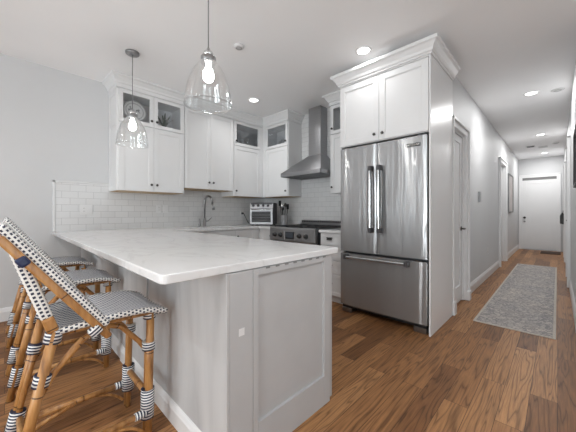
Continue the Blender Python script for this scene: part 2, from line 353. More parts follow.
# ------------------------------------------------------------------ mesh helpers
class MB:
    def __init__(s):
        s.bm = bmesh.new(); s.uv = s.bm.loops.layers.uv.new('UVMap')
    def _uvbox(s, faces):
        for f in faces:
            n = f.normal; a = max(range(3), key=lambda i: abs(n[i]))
            for l in f.loops:
                c = l.vert.co
                l[s.uv].uv = (c[1], c[2]) if a == 0 else ((c[0], c[2]) if a == 1 else (c[0], c[1]))
    def add(s, tb, mtx=None, uv=True):
        """append temporary bmesh"""
        tb.normal_update()
        tuv = tb.loops.layers.uv.active
        vm = {}
        fs = []
        for v in tb.verts: vm[v] = s.bm.verts.new(v.co)
        for f in tb.faces:
            try: nf = s.bm.faces.new([vm[v] for v in f.verts])
            except ValueError: continue
            nf.smooth = f.smooth; fs.append(nf)
            if tuv and not uv:
                for l, l2 in zip(f.loops, nf.loops): l2[s.uv].uv = l[tuv].uv
        if uv:
            for f in fs: f.normal_update()
            s._uvbox(fs)
        if mtx is not None:
            for v in vm.values(): v.co = mtx @ v.co
        tb.free(); return fs
    def box(s, x0, x1, y0, y1, z0, z1, bev=0.0, mtx=None, seg=1):
        tb = bmesh.new()
        bmesh.ops.create_cube(tb, size=1)
        x0, x1 = min(x0, x1), max(x0, x1); y0, y1 = min(y0, y1), max(y0, y1); z0, z1 = min(z0, z1), max(z0, z1)
        for v in tb.verts:
            v.co = Vector(((x0 + x1) / 2 + v.co.x * (x1 - x0), (y0 + y1) / 2 + v.co.y * (y1 - y0), (z0 + z1) / 2 + v.co.z * (z1 - z0)))
        if bev:
            bev = min(bev, 0.45 * min(x1 - x0, y1 - y0, z1 - z0))
            bmesh.ops.bevel(tb, geom=list(tb.edges), offset=bev, segments=seg, affect='EDGES', profile=0.5)
        s.add(tb, mtx); return s
    def fbox(s, face, pl, a0, a1, b0, b1, d0, d1, bev=0.0):
        if face == 'X': s.box(pl + d0, pl + d1, a0, a1, b0, b1, bev)
        elif face == '-X': s.box(pl - d1, pl - d0, a0, a1, b0, b1, bev)
        else: s.box(a0, a1, pl - d1, pl - d0, b0, b1, bev)
        return s
    def prism(s, poly, axis, t0, t1, bev=0.0):
        """poly of (a,b) extruded along axis; axis x: (y,z), y: (x,z), z: (x,y)"""
        tb = bmesh.new()
        mk = {'x': lambda a, b, t: (t, a, b), 'y': lambda a, b, t: (a, t, b), 'z': lambda a, b, t: (a, b, t)}[axis]
        v0 = [tb.verts.new(mk(a, b, t0)) for a, b in poly]; v1 = [tb.verts.new(mk(a, b, t1)) for a, b in poly]
        n = len(poly)
        tb.faces.new(v0); tb.faces.new(v1[::-1])
        for i in range(n): tb.faces.new((v0[i], v1[i], v1[(i + 1) % n], v0[(i + 1) % n]))
        bmesh.ops.recalc_face_normals(tb, faces=tb.faces)
        if bev: bmesh.ops.bevel(tb, geom=list(tb.edges), offset=bev, segments=1, affect='EDGES')
        s.add(tb); return s
    def tube(s, pts, r, seg=10, cap=True, smooth_path=0):
        pts = [Vector(p) for p in pts]
        if smooth_path:
            for _ in range(smooth_path):
                q = [pts[0]]
                for a, b in zip(pts, pts[1:]): q += [a.lerp(b, .25), a.lerp(b, .75)]
                pts = q + [pts[-1]]
        rs = r if isinstance(r, (list, tuple)) else [r] * len(pts)
        if len(rs) != len(pts): rs = [rs[0] + (rs[-1] - rs[0]) * i / (len(pts) - 1) for i in range(len(pts))]
        tb = bmesh.new(); uvl = tb.loops.layers.uv.new('u')
        t0 = (pts[1] - pts[0]).normalized()
        up = Vector((0, 0, 1)) if abs(t0.z) < 0.9 else Vector((1, 0, 0))
        nrm = (up - t0 * up.dot(t0)).normalized()
        rings = []; dist = 0; ds = []
        for i, p in enumerate(pts):
            t = ((pts[min(i + 1, len(pts) - 1)] - pts[max(i - 1, 0)])).normalized()
            nrm = (nrm - t * nrm.dot(t)).normalized(); bn = t.cross(nrm)
            rings.append([tb.verts.new(p + (nrm * math.cos(2 * math.pi * k / seg) + bn * math.sin(2 * math.pi * k / seg)) * rs[i]) for k in range(seg)])
            if i: dist += (p - pts[i - 1]).length
            ds.append(dist)
        for i in range(len(pts) - 1):
            for k in range(seg):
                f = tb.faces.new((rings[i][k], rings[i][(k + 1) % seg], rings[i + 1][(k + 1) % seg], rings[i + 1][k]))
                f.smooth = True
                uu = [k, k + 1, k + 1, k]; dd = [ds[i], ds[i], ds[i + 1], ds[i + 1]]
                for l, a, d in zip(f.loops, uu, dd): l[uvl].uv = (a / seg * 2 * math.pi * rs[i], d)
        if cap:
            for ring, d, rev in ((rings[0], ds[0], True), (rings[-1], ds[-1], False)):
                f = tb.faces.new(ring[::-1] if rev else ring)
                for l in f.loops: l[uvl].uv = (0, d + 0.05)
        s.add(tb, uv=False); return s
    def lathe(s, prof, c=(0, 0, 0), seg=24, axis='z', cap=False, smooth=True):
        """prof (r, t) along axis"""
        tb = bmesh.new(); rings = []
        for r, t in prof:
            ring = []
            for k in range(seg):
                a = 2 * math.pi * k / seg; p, q = r * math.cos(a), r * math.sin(a)
                co = {'z': (p, q, t), 'x': (t, p, q), '-y': (p, -t, q), 'y': (q, t, p)}[axis]
                ring.append(tb.verts.new((c[0] + co[0], c[1] + co[1], c[2] + co[2])))
            rings.append(ring)
        for i in range(len(rings) - 1):
            for k in range(seg):
                f = tb.faces.new((rings[i][k], rings[i][(k + 1) % seg], rings[i + 1][(k + 1) % seg], rings[i + 1][k])); f.smooth = smooth
        if cap:
            tb.faces.new(rings[0][::-1]); tb.faces.new(rings[-1])
        bmesh.ops.remove_doubles(tb, verts=tb.verts, dist=1e-6)
        bmesh.ops.recalc_face_normals(tb, faces=tb.faces)
        s.add(tb); return s
    def sweep(s, path, prof, closed=False):
        """prof of (out, z); path of (x, y) walked with 'out' on the right-hand side; mitred"""
        n = len(path); P = [Vector((x, y)) for x, y in path]
        tb = bmesh.new(); cols = []
        for i in range(n):
            dirs = []
            if i > 0: dirs.append((P[i] - P[i - 1]).normalized())
            if i < n - 1: dirs.append((P[i + 1] - P[i]).normalized())
            ns = [Vector((d.y, -d.x)) for d in dirs]
            if len(ns) == 2:
                m = (ns[0] + ns[1]).normalized(); m = m / max(0.2, m.dot(ns[0]))
            else: m = ns[0]
            cols.append([tb.verts.new((P[i].x + m.x * o, P[i].y + m.y * o, z)) for o, z in prof])
        k = len(prof)
        for i in range(n - 1):
            for j in range(k):
                tb.faces.new((cols[i][j], cols[i][(j + 1) % k], cols[i + 1][(j + 1) % k], cols[i + 1][j]))
        tb.faces.new(cols[0]); tb.faces.new(cols[-1][::-1])
        bmesh.ops.recalc_face_normals(tb, faces=tb.faces)
        s.add(tb); return s
    def cells(s, xs, ys, inside, z0, z1, round_pts=(), rr=0.03, bev=0.004):
        """slab made of grid cells, welded, with rounded vertical corners"""
        tb = bmesh.new(); vs = {}
        def v(i, j):
            if (i, j) not in vs: vs[(i, j)] = tb.verts.new((xs[i], ys[j], z0))
            return vs[(i, j)]
        for i in range(len(xs) - 1):
            for j in range(len(ys) - 1):
                if inside((xs[i] + xs[i + 1]) / 2, (ys[j] + ys[j + 1]) / 2):
                    tb.faces.new((v(i, j), v(i + 1, j), v(i + 1, j + 1), v(i, j + 1)))
        r = bmesh.ops.extrude_face_region(tb, geom=list(tb.faces))
        for e in r['geom']:
            if isinstance(e, bmesh.types.BMVert): e.co.z = z1
        bmesh.ops.recalc_face_normals(tb, faces=tb.faces)
        if round_pts:
            es = [e for e in tb.edges if abs(e.verts[0].co.z - e.verts[1].co.z) > 1e-4 and any((Vector((e.verts[0].co.x, e.verts[0].co.y)) - Vector(p)).length < 1e-4 for p in round_pts)]
            bmesh.ops.bevel(tb, geom=es, offset=rr, segments=5, affect='EDGES', profile=0.5)
        tb.normal_update()
        es = [e for e in tb.edges if len(e.link_faces) == 2 and e.calc_face_angle() > 0.9 and abs(e.verts[0].co.z - e.verts[1].co.z) < 1e-4]
        bmesh.ops.bevel(tb, geom=es, offset=bev, segments=2, affect='EDGES', profile=0.5)
        s.add(tb); return s
    def build(s, name, mat, parent=None, smooth=False):
        me = bpy.data.meshes.new(name)
        o0 = ORG.get(parent.name, Vector((0, 0, 0))) if parent else Vector((0, 0, 0))
        if o0.length: 
            for v in s.bm.verts: v.co -= o0
        if smooth:
            for f in s.bm.faces: f.smooth = True
        s.bm.to_mesh(me); s.bm.free()
        me.materials.append(M[mat] if isinstance(mat, str) else mat)
        o = bpy.data.objects.new(name, me); col.objects.link(o)
        if parent: o.parent = parent; ORG[o.name] = o0
        return o
ORG = {}
def thing(name, label, cat, loc=(0, 0, 0), group=None, kind=None):
    o = bpy.data.objects.new(name, None); col.objects.link(o)
    o.location = loc; o.empty_display_size = 0.1
    ORG[o.name] = Vector(loc)
    if kind: o['kind'] = kind
    if label: o['label'] = label
    if cat: o['category'] = cat
    if group: o['group'] = group
    return o
def tag(o, label, cat, group=None):
    o['label'] = label; o['category'] = cat
    if group: o['group'] = group
    return o
def struct(name, mb, mat):
    o = mb.build(name, mat); o['kind'] = 'structure'; return o
def copy_tree(o, parent=None):
    c = o.copy(); col.objects.link(c)
    if parent: c.parent = parent
    for ch in o.children: copy_tree(ch, c)
    return c

# ------------------------------------------------------------------ the setting
struct('floor', MB().box(XW - .15, XLIV + .15, YREAR - .15, YE + .15, -0.08, 0.0), 'floor')
struct('ceiling', MB().box(XW - .15, XLIV + .15, YREAR - .15, YE + .15, ZC, ZC + .1), 'ceiling')
def wall_with_holes(axis, p0, p1, a0, a1, holes):
    mb = MB(); cuts = sorted(holes)
    def bx(u0, u1, z0, z1):
        if u1 - u0 < 1e-4 or z1 - z0 < 1e-4: return
        if axis == 'X': mb.box(p0, p1, u0, u1, z0, z1)
        else: mb.box(u0, u1, p0, p1, z0, z1)
    u = a0
    for (h0, h1, z0, z1) in cuts:
        bx(u, h0, 0, ZC); bx(h0, h1, 0, z0); bx(h0, h1, z1, ZC); u = h1
    bx(u, a1, 0, ZC); return mb
struct('wall_left', wall_with_holes('X', XW - .12, XW, YREAR, YB + .12, [(c - wd / 2, c + wd / 2, z0, z1) for wl, c, wd, z0, z1 in ADDED_WINDOWS if wl == 'left']), 'wall')
struct('wall_rear', wall_with_holes('Y', YREAR - .12, YREAR, XW - .12, XLIV + .12, [(c - wd / 2, c + wd / 2, z0, z1) for wl, c, wd, z0, z1 in ADDED_WINDOWS if wl == 'rear']), 'wall')
struct('wall_back', MB().box(XW, XH - .10, YB, YB + .12, 0, ZC), 'wall')
D1 = (3.548, 4.165, 2.12)        # hall door opening y0, y1, top
struct('wall_hall', wall_with_holes('X', XH - .10, XH, 3.46, YE, [(D1[0], D1[1], 0, D1[2]), (7.30, 8.15, 0, 2.2)]), 'wall')
struct('wall_end', MB().box(XH - .1, XR + .12, YE, YE + .12, 0, ZC), 'wall')
struct('wall_right', wall_with_holes('X', XR, XR + .12, 3.4, YE, [(6.05, 6.85, 0, 2.2), (9.0, 9.8, 0, 2.2)]), 'wall')
struct('wall_return', MB().box(XR + .12, XLIV, 3.4, 3.52, 0, ZC), 'wall')
struct('wall_side', wall_with_holes('X', XLIV, XLIV + .12, YREAR, 3.52, [(c - wd / 2, c + wd / 2, z0, z1) for wl, c, wd, z0, z1 in ADDED_WINDOWS if wl == 'side']), 'wall')
for i, (wl, c, wd, z0, z1) in enumerate(ADDED_WINDOWS):
    fr = MB(); pn = MB(); f = 0.05
    def wb(mb, u0, u1, a, b, d0, d1):
        if wl == 'rear': mb.box(u0, u1, YREAR + d0, YREAR + d1, a, b, .002)
        elif wl == 'left': mb.box(XW + d0, XW + d1, u0, u1, a, b, .002)
        else: mb.box(XLIV - d1, XLIV - d0, u0, u1, a, b, .002)
    for (u0, u1, a, b) in ((c - wd / 2, c - wd / 2 + f, z0, z1), (c + wd / 2 - f, c + wd / 2, z0, z1), (c - wd / 2, c + wd / 2, z0, z0 + f), (c - wd / 2, c + wd / 2, z1 - f, z1), (c - wd / 2, c + wd / 2, (z0 + z1) / 2 - .02, (z0 + z1) / 2 + .02)):
        wb(fr, u0, u1, a, b, -.09, -.04)
    g = .075
    for (u0, u1, a, b) in ((c - wd / 2 - g, c - wd / 2, z0 - g, z1 + g), (c + wd / 2, c + wd / 2 + g, z0 - g, z1 + g), (c - wd / 2, c + wd / 2, z0 - g, z0), (c - wd / 2, c + wd / 2, z1, z1 + g)):
        wb(fr, u0, u1, a, b, 0.0, .018)
    wb(pn, c - wd / 2 + f, c + wd / 2 - f, z0 + f, z1 - f, -.07, -.064)
    o = struct('window_%d' % (i + 1), fr, 'trim')  # added window, unseen from the camera
    pn.build('pane', 'winglass', o)

BASE = [(0, 0), (.016, 0), (.016, .10), (.012, .112), (.008, .128), (.003, .14), (0, .14)]
def baseboard(name, path, prof=BASE): return struct(name, MB().sweep(path, prof), 'trim')
baseboard('baseboard_left', [(XW, YREAR), (XW, .643)])
baseboard('baseboard_hall', [(XH, 4.262), (XH, 7.20)])
baseboard('baseboard_hall_far', [(XH, 8.25), (XH, YE)])
baseboard('baseboard_right', [(XR, 5.95), (XR, 3.4)])
baseboard('baseboard_right_middle', [(XR, 8.9), (XR, 6.95)])
baseboard('baseboard_right_far', [(XR, YE), (XR, 9.9)])
baseboard('baseboard_end_near', [(XH, YE), (-0.875, YE)])
baseboard('baseboard_return', [(XR, 3.4), (XLIV, 3.4)])
baseboard('baseboard_side', [(XLIV, 3.4), (XLIV, YREAR)])
baseboard('baseboard_rear', [(XLIV, YREAR), (XW, YREAR)])

def lever(mb, x, y, z, sgn, dy):
    mb.lathe([(.0, 0), (.028, 0), (.028, .008), (.012, .012), (.010, .05)], (x, y, z), 16, 'x') if sgn > 0 else mb.lathe([(.0, 0), (.028, 0), (.028, -.008), (.012, -.012), (.010, -.05)], (x, y, z), 16, 'x')
    mb.tube([(x + sgn * .05, y - dy * .1, z), (x + sgn * .05, y + dy, z)], .009, 8)
def casing(mb, face, pl, a0, a1, top, wd=.085, th=.022, back=.036):
    """door casing: flat board with a raised outer band"""
    for u0, u1 in ((a0 - wd, a0), (a1, a1 + wd)): mb.fbox(face, pl, u0, u1, 0, top, 0, th, .003)
    mb.fbox(face, pl, a0 - wd, a1 + wd, top, top + wd, 0, th, .003)
    bw = .022
    mb.fbox(face, pl, a0 - wd - .004, a0 - wd + bw, 0, top + wd, 0, back, .003)
    mb.fbox(face, pl, a1 + wd - bw, a1 + wd + .004, 0, top + wd, 0, back, .003)
    mb.fbox(face, pl, a0 - wd - .004, a1 + wd + .004, top + wd - bw, top + wd + .006, 0, back, .003)
# hall door beside the fridge
t = thing('door_1', None, None, (XH, (D1[0] + D1[1]) / 2, 0), kind='structure')
mb = MB(); casing(mb, 'X', XH, D1[0], D1[1], D1[2], .085, .045, .068)
mb.box(XH, XH + .078, D1[0] - .094, D1[0] - .008, 0, .15, .004); mb.box(XH, XH + .078, D1[1] + .008, D1[1] + .094, 0, .12, .004)
for y0, y1 in ((D1[0], D1[0] + .016), (D1[1] - .016, D1[1])): mb.box(XH - .10, XH + .01, y0, y1, 0, D1[2])
mb.box(XH - .10, XH + .01, D1[0], D1[1], D1[2] - .016, D1[2]); mb.build('casing', 'trim', t)
def slab_door(face, pl, a0, a1, z0, z1, th=.035, rail=.11, rec=.010, mids=(), rail_b=.2):
    mb = MB(); d1 = th
    mb.fbox(face, pl, a0, a0 + rail, z0, z1, 0, d1, .002); mb.fbox(face, pl, a1 - rail, a1, z0, z1, 0, d1, .002)
    zs = [(z0, z0 + rail_b)] + list(mids) + [(z1 - rail, z1)]
    for p, q in zs: mb.fbox(face, pl, a0 + rail, a1 - rail, p, q, 0, d1, .002)
    mb.fbox(face, pl, a0 + rail, a1 - rail, z0 + rail_b, z1 - rail, 0, d1 - rec)
    return mb
slab_door('X', XH - .045, D1[0] + .018, D1[1] - .018, .012, D1[2] - .02, .04, .085, .012).build('door_panel', 'trim', t)
mb = MB()
lever(mb, XH - .005, D1[1] - .075, .93, 1, -.10); mb.build('door_handle', 'knob', t)
for z in (.34, 1.07, 1.86):
    MB().box(XH - .006, XH + .012, D1[0] + .004, D1[0] + .03, z - .05, z + .05, .002).lathe([(0, -.05), (.007, -.05), (.007, .05), (0, .05)], (XH + .012, D1[0] + .018, z), 10).build('hinge', 'nickel', t)
# cased opening further down the hall, with its door
t = thing('door_2', None, None, (XH, 7.72, 0), kind='structure')
mb = MB(); casing(mb, 'X', XH, 7.30, 8.15, 2.2, .09, .03, .045)
for y0, y1 in ((7.30, 7.318), (8.132, 8.15)): mb.box(XH - .10, XH, y0, y1, 0, 2.2)
mb.build('casing', 'trim', t)
slab_door('X', XH - .085, 7.32, 8.13, .012, 2.19).build('door_panel', 'trim', t)
# front door at the end of the hall
t = thing('door_3', None, None, (-.41, YE, 0), kind='structure')
mb = MB(); casing(mb, 'Y', YE, -.785, -.02, 2.2, .085, .025, .035)
mb.build('casing', 'trim', t)
slab_door('Y', YE, -.785, -.02, .018, 2.12, .012, .10, .006, rail_b=.26).build('door_panel', 'trim', t)
MB().box(-.785, -.02, YE - .006, YE, 2.125, 2.2).build('door_head_strip', 'slot', t)  # grey band across the top of the door opening
mb = MB()
mb.lathe([(0, 0), (.032, 0), (.032, .008), (.012, .014), (.012, .04), (.03, .05), (.03, .07), (0, .075)], (-.735, YE - .012, .98), 14, '-y'); mb.build('door_knob', 'knob', t)
MB().lathe([(0, 0), (.026, 0), (.024, .012), (0, .014)], (-.735, YE - .012, .86), 14, '-y').build('deadbolt', 'nickel', t)
MB().box(-.79, -.015, YE - .10, YE, 0, .014, .003).build('bright_sill', 'chrome', t)  # polished strip put in for the daylight under the door
# two doors on the right of the hall
for n, (y0, y1) in ((4, (6.05, 6.85)), (5, (9.0, 9.8))):
    t = thing('door_%d' % n, None, None, (XR, (y0 + y1) / 2, 0), kind='structure')
    mb = MB(); casing(mb, '-X', XR, y0, y1, 2.2, .09, .025, .04)
    for p, q in ((y0, y0 + .016), (y1 - .016, y1)): mb.box(XR, XR + .1, p, q, 0, 2.2)
    mb.build('casing', 'trim', t)
    slab_door('-X', XR + .06, y0 + .018, y1 - .018, .012, 2.18).build('door_panel', 'trim', t)
    mb = MB(); lever(mb, XR + .02, y1 - .09, 1.0, -1, -.1); mb.build('door_handle', 'knob', t)

# tiled splashbacks
mb = MB(); mb.box(XW, XW + .009, .40, YB, .913, 1.40); mb.box(XW, XW + .009, .40, .944, 1.40, 1.485); mb.box(XW, XW + .009, 1.775, 2.605, 1.40, 1.48)
struct('wall_tile_left', mb, 'tile_y')
mb = MB(); mb.box(XW + .009, -1.80, YB - .009, YB, .913, 1.405); mb.box(-3.152, -2.318, YB - .009, YB, 1.405, ZC)
struct('wall_tile_back', mb, 'tile_x')
mb = MB(); mb.box(XW, XW + .016, .385, .412, .913, 1.51, .005); mb.box(XW, XW + .016, .385, .944, 1.485, 1.512, .005)
struct('trim_1', mb, 'tile_trim')

# ------------------------------------------------------------------ cabinets
def knob(face, pl, a, b, parent):
    mb = MB(); pr = [(0, .0), (.007, 0), (.006, .012), (.014, .018), (.016, .024), (.012, .031), (0, .033)]
    if face == 'X': mb.lathe(pr, (pl, a, b), 14, 'x')
    else: mb.lathe(pr, (a, pl, b), 14, '-y')
    mb.build('knob', 'knob', parent)
def shaker(face, pl, a0, a1, b0, b1, parent, name='door', rail=.058, kn=None, pane=False, mat='cab', th=.02, rec=.009):
    g = .0018
    a0 += g; a1 -= g; b0 += g; b1 -= g
    mb = MB()
    mb.fbox(face, pl, a0, a0 + rail, b0, b1, 0, th, .0015); mb.fbox(face, pl, a1 - rail, a1, b0, b1, 0, th, .0015)
    mb.fbox(face, pl, a0 + rail, a1 - rail, b0, b0 + rail, 0, th, .0015); mb.fbox(face, pl, a0 + rail, a1 - rail, b1 - rail, b1, 0, th, .0015)
    if not pane:
        mb.fbox(face, pl, a0 + rail, a1 - rail, b0 + rail, b1 - rail, 0, th - rec)
        s = .006     # small inner step moulding
        for q in ((a0 + rail, a0 + rail + s, b0 + rail, b1 - rail), (a1 - rail - s, a1 - rail, b0 + rail, b1 - rail), (a0 + rail, a1 - rail, b0 + rail, b0 + rail + s), (a0 + rail, a1 - rail, b1 - rail - s, b1 - rail)):
            mb.fbox(face, pl, *q, 0, th - rec * .45)
    d = mb.build(name, mat, parent)
    if pane:
        MB().fbox(face, pl, a0 + rail - .004, a1 - rail + .004, b0 + rail - .004, b1 - rail + .004, .006, .010).build('pane', 'glass', d)
    if kn: knob(face, pl + (th if face == 'X' else -th), kn[0], kn[1], d)
    return d
def carcass(x0, x1, y0, y1, z0, z1, front, zs=None, split=None, mat='cab', fill_below=True):
    """open-fronted box (front 'X' = +x side, 'Y' = -y side); solid below the shelf zs, hollow display above; split: inner upright"""
    mb = MB(); w_ = .018
    if zs is None: mb.box(x0, x1, y0, y1, z0, z1, .001); return mb
    mb.box(x0, x1, y0, y1, z0, zs, .001)
    mb.box(x0, x1, y0, y1, z1 - w_, z1, .001)
    if front == 'X':
        mb.box(x0, x1, y0, y0 + w_, zs, z1 - w_); mb.box(x0, x1, y1 - w_, y1, zs, z1 - w_); mb.box(x0, x0 + .012, y0 + w_, y1 - w_, zs, z1 - w_)
        if split: mb.box(x1 - .02, x1, split - .02, split + .02, zs, z1 - w_)
    else:
        mb.box(x0, x0 + w_, y0, y1, zs, z1 - w_); mb.box(x1 - w_, x1, y0, y1, zs, z1 - w_); mb.box(x0 + w_, x1 - w_, y1 - .012, y1, zs, z1 - w_)
    return mb
XU, YU = -3.772, 3.23          # door faces of the wall cabinets
xc, yc = XU - .02, YU + .02    # carcass fronts
ZB, ZT, ZS = 1.407, 2.645, 2.235
GW = 'white upper cabinets'
# A: double cabinet by the tile edge
t = thing('upper_cabinet', 'white double wall cabinet with two glass top doors, platter and plant inside', 'cabinet', (XW, 1.36, ZB), GW)
carcass(XW + .002, xc, .944, 1.773, ZB, ZT, 'X', ZS, 1.36).build('body', 'cab', t)
MB().box(XW + .012, xc - .004, .955, 1.76, ZB - .006, ZB, 0).build('underside', 'wood_bottom', t)['label'] = 'bare wood underside'
mid = 1.362
shaker('X', xc, .956, mid, ZB, ZS, t, kn=(mid - .035, ZB + .085)); shaker('X', xc, mid, 1.768, ZB, ZS, t, kn=(mid + .035, ZB + .085))
shaker('X', xc, .956, mid, ZS + .004, ZT, t, 'glass_door', rail=.048, kn=(mid - .032, ZS + .08), pane=True); shaker('X', xc, mid, 1.768, ZS + .004, ZT, t, 'glass_door', rail=.048, kn=(mid + .032, ZS + .08), pane=True)
mb = MB()   # shaker end panel on the exposed side
for (u0, u1, a, b) in ((XW + .004, XW + .06, ZB, ZT), (xc - .06, xc, ZB, ZT), (XW + .06, xc - .06, ZB, ZB + .06), (XW + .06, xc - .06, ZT - .06, ZT), (XW + .06, xc - .06, ZS - .03, ZS + .03)):
    mb.box(u0, u1, .936, .944, a, b, .0015)
mb.build('end_panel', 'cab', t)
# B: shorter double cabinet over the sink
t = thing('upper_cabinet', 'white double-door wall cabinet above the sink, shorter than its neighbours', 'cabinet', (XW, 2.19, 1.487), GW)
carcass(XW + .002, xc, 1.775, 2.603, 1.487, ZT, 'X').build('body', 'cab', t)
MB().box(XW + .012, xc - .004, 1.79, 2.59, 1.481, 1.487).build('underside', 'wood_bottom', t)['label'] = 'bare wood underside'
shaker('X', xc, 1.780, 2.190, 1.487, ZT, t, kn=(2.155, 1.487 + .10)); shaker('X', xc, 2.190, 2.600, 1.487, ZT, t, kn=(2.225, 1.487 + .10))
# C: single cabinet at the corner on the sink wall
t = thing('upper_cabinet', 'white single wall cabinet with glass top door between sink cabinet and corner', 'cabinet', (XW, 2.9, ZB), GW)
carcass(XW + .002, xc, 2.605, YB - .002, ZB, ZT, 'X', ZS).build('body', 'cab', t)
MB().box(XW + .012, xc - .004, 2.62, YU, ZB - .006, ZB).build('underside', 'wood_bottom', t)['label'] = 'bare wood underside'
shaker('X', xc, 2.612, 3.165, ZB, ZS, t, kn=(2.645, ZB + .085)); shaker('X', xc, 2.612, 3.165, ZS + .004, ZT, t, 'glass_door', rail=.048, kn=(2.645, ZS + .08), pane=True)
MB().box(xc, XU, 3.167, YU + .02, ZB, ZT, .001).build('filler', 'cab', t)
# D: single cabinet left of the hood
t = thing('upper_cabinet', 'white single wall cabinet with glass top door, directly before the range hood', 'cabinet', (-3.46, YB, ZB), GW)
carcass(XU + .002, -3.152, yc, YB - .010, ZB, ZT, 'Y', ZS).build('body', 'cab', t)
MB().box(XU + .02, -3.16, yc + .004, YB - .02, ZB - .006, ZB).build('underside', 'wood_bottom', t)['label'] = 'bare wood underside'
shaker('Y', yc, -3.705, -3.160, ZB, ZS, t, kn=(-3.195, ZB + .085)); shaker('Y', yc, -3.705, -3.160, ZS + .004, ZT, t, 'glass_door', rail=.048, kn=(-3.195, ZS + .08), pane=True)
MB().box(XU + .002, -3.708, YU, yc, ZB, ZT, .001).build('filler', 'cab', t)
# E: cabinet between hood and refrigerator
t = thing('upper_cabinet', 'narrow white wall cabinet with glass top door squeezed between hood and refrigerator', 'cabinet', (-2.06, YB, ZB), GW)
carcass(-2.318, -1.895, yc, YB - .002, ZB, ZT, 'Y', ZS).build('body', 'cab', t)
shaker('Y', yc, -2.312, -1.898, ZB, ZS, t, kn=(-2.275, ZB + .085)); shaker('Y', yc, -2.312, -1.898, ZS + .004, ZT, t, 'glass_door', rail=.048, kn=(-2.275, ZS + .08), pane=True)
CROWN = [(0, ZT), (.012, ZT), (.012, ZT + .045), (.022, ZT + .05), (.030, ZT + .075), (.055, ZT + .11), (.078, ZT + .125), (.078, ZC - .001), (0, ZC - .001)]
MB().sweep([(-2.318, YB - .01), (-2.318, yc), (-1.816, yc)][::-1][::-1], [(o, z) for o, z in CROWN]).build('crown', 'cab', t) if False else None
def crown(path, prof=CROWN): return MB().sweep(path, prof)
# 'out' lies on the right-hand side of the walking direction
crown([(-2.318, YB - .01), (-2.318, YU), (-1.90, YU)][::-1], [(-o, z) for o, z in CROWN]).build('crown', 'cab', t)
o = crown([(-3.152, YB - .01), (-3.152, YU), (XU, YU), (XU, .944), (XW + .002, .944)], [(-o, z) for o, z in CROWN])
tag(o.build('crown_molding', 'cab'), 'white crown molding along the ceiling over the sink wall cabinets', 'molding')

# refrigerator surround: cabinet over it and side panels
FX0, FX1, FY = -1.800, -.861, 2.715
t = thing('refrigerator_cabinet', 'white two-door shaker cabinet above the steel refrigerator, topped with crown', 'cabinet', (-1.33, YB, 1.885))
MB().box(-1.812, XP - .016, FY + .022, 3.45, 1.885, 2.585, .001).build('body', 'cab', t)
shaker('Y', FY + .022, -1.806, -1.331, 1.89, 2.57, t, kn=(-1.376, 1.955), rail=.062); shaker('Y', FY + .022, -1.331, -.848, 1.89, 2.57, t, kn=(-1.287, 1.955), rail=.062)
MB().box(-1.812, XP - .016, FY, FY + .022, 2.572, 2.585).build('frieze', 'cab', t)
tag(MB().box(XP - .0145, XP, FY - .004, 3.45, 0, 2.585, .002).build('refrigerator_gable', 'cab'), 'tall white side panel of the refrigerator surround, facing the hallway', 'panel')
tag(MB().box(-1.814, -1.804, FY + .08, 3.45, 0, 1.884, .002).build('refrigerator_gable', 'cab'), 'white side panel between the steel refrigerator and four drawer cabinet', 'panel')
FCR = [(0, 2.585), (.010, 2.585), (.012, 2.602), (.022, 2.608), (.030, 2.632), (.056, 2.668), (.074, 2.678), (.076, 2.706), (0, 2.706)]
mb = MB().sweep([(XP, 3.45), (XP, FY - .004), (-1.812, FY - .004), (-1.812, YU)], [(-o, z) for o, z in FCR]); mb.box(-1.812, XP, FY - .004, 3.45, 2.586, 2.706); mb.build('crown', 'cab', t)

# refrigerator
t = thing('refrigerator', 'stainless steel french door refrigerator with bottom freezer drawer', 'refrigerator', (-1.327, 3.1, 0))
DT = .075
MB().box(FX0 + .005, FX1 - .004, FY + DT + .012, 3.44, .055, 1.865, .004).build('body', 'dark', t)
MB().box(FX0 + .01, FX1 - .012, FY + .03, FY + DT + .03, .05, .12, .003).build('toe_grille', 'black', t)
def bowed(a0, a1, z0, z1):
    """door slab with softly rounded vertical edges and a slightly crowned front"""
    n = 14; poly = []
    for i in range(n + 1):
        u = i / n; x = a0 + (a1 - a0) * u
        e = min(u, 1 - u) * (a1 - a0)
        rr = .006
        edge = rr - math.sqrt(max(0, rr * rr - (rr - e) ** 2)) if e < rr else 0
        poly.append((x, FY + edge - .003 * (1 - (2 * u - 1) ** 2)))
    poly += [(a1, FY + DT), (a0, FY + DT)]
    return MB().prism(poly, 'z', z0, z1)
mid = -1.3545
gap = .003
dl = bowed(FX0, mid - gap, .700, 1.858).build('door', 'fridge', t); dr = bowed(mid + gap, FX1, .700, 1.858).build('door', 'fridge', t)
fz = bowed(FX0, FX1, .048 + .04, .672).build('freezer_drawer', 'fridge', t)
def bar_handle(p0, p1, out, parent, posts):
    """square section bar on two posts"""
    p0, p1 = Vector(p0), Vector(p1)
    mb = MB(); r = .0125
    lo = Vector((min(p0.x, p1.x) - r, p0.y - .011, min(p0.z, p1.z) - r)); hi = Vector((max(p0.x, p1.x) + r, p0.y + .011, max(p0.z, p1.z) + r))
    mb.box(lo.x, hi.x, lo.y, hi.y, lo.z, hi.z, .006, seg=3)
    h = mb.build('handle', 'chrome', parent)
    for q in posts: MB().box(q[0] - .017, q[0] + .017, p0.y - .014, out, q[1] - .026, q[1] + .026, .006, seg=2).build('handle_mount', 'dark', parent)
    return h
hy = FY - .065
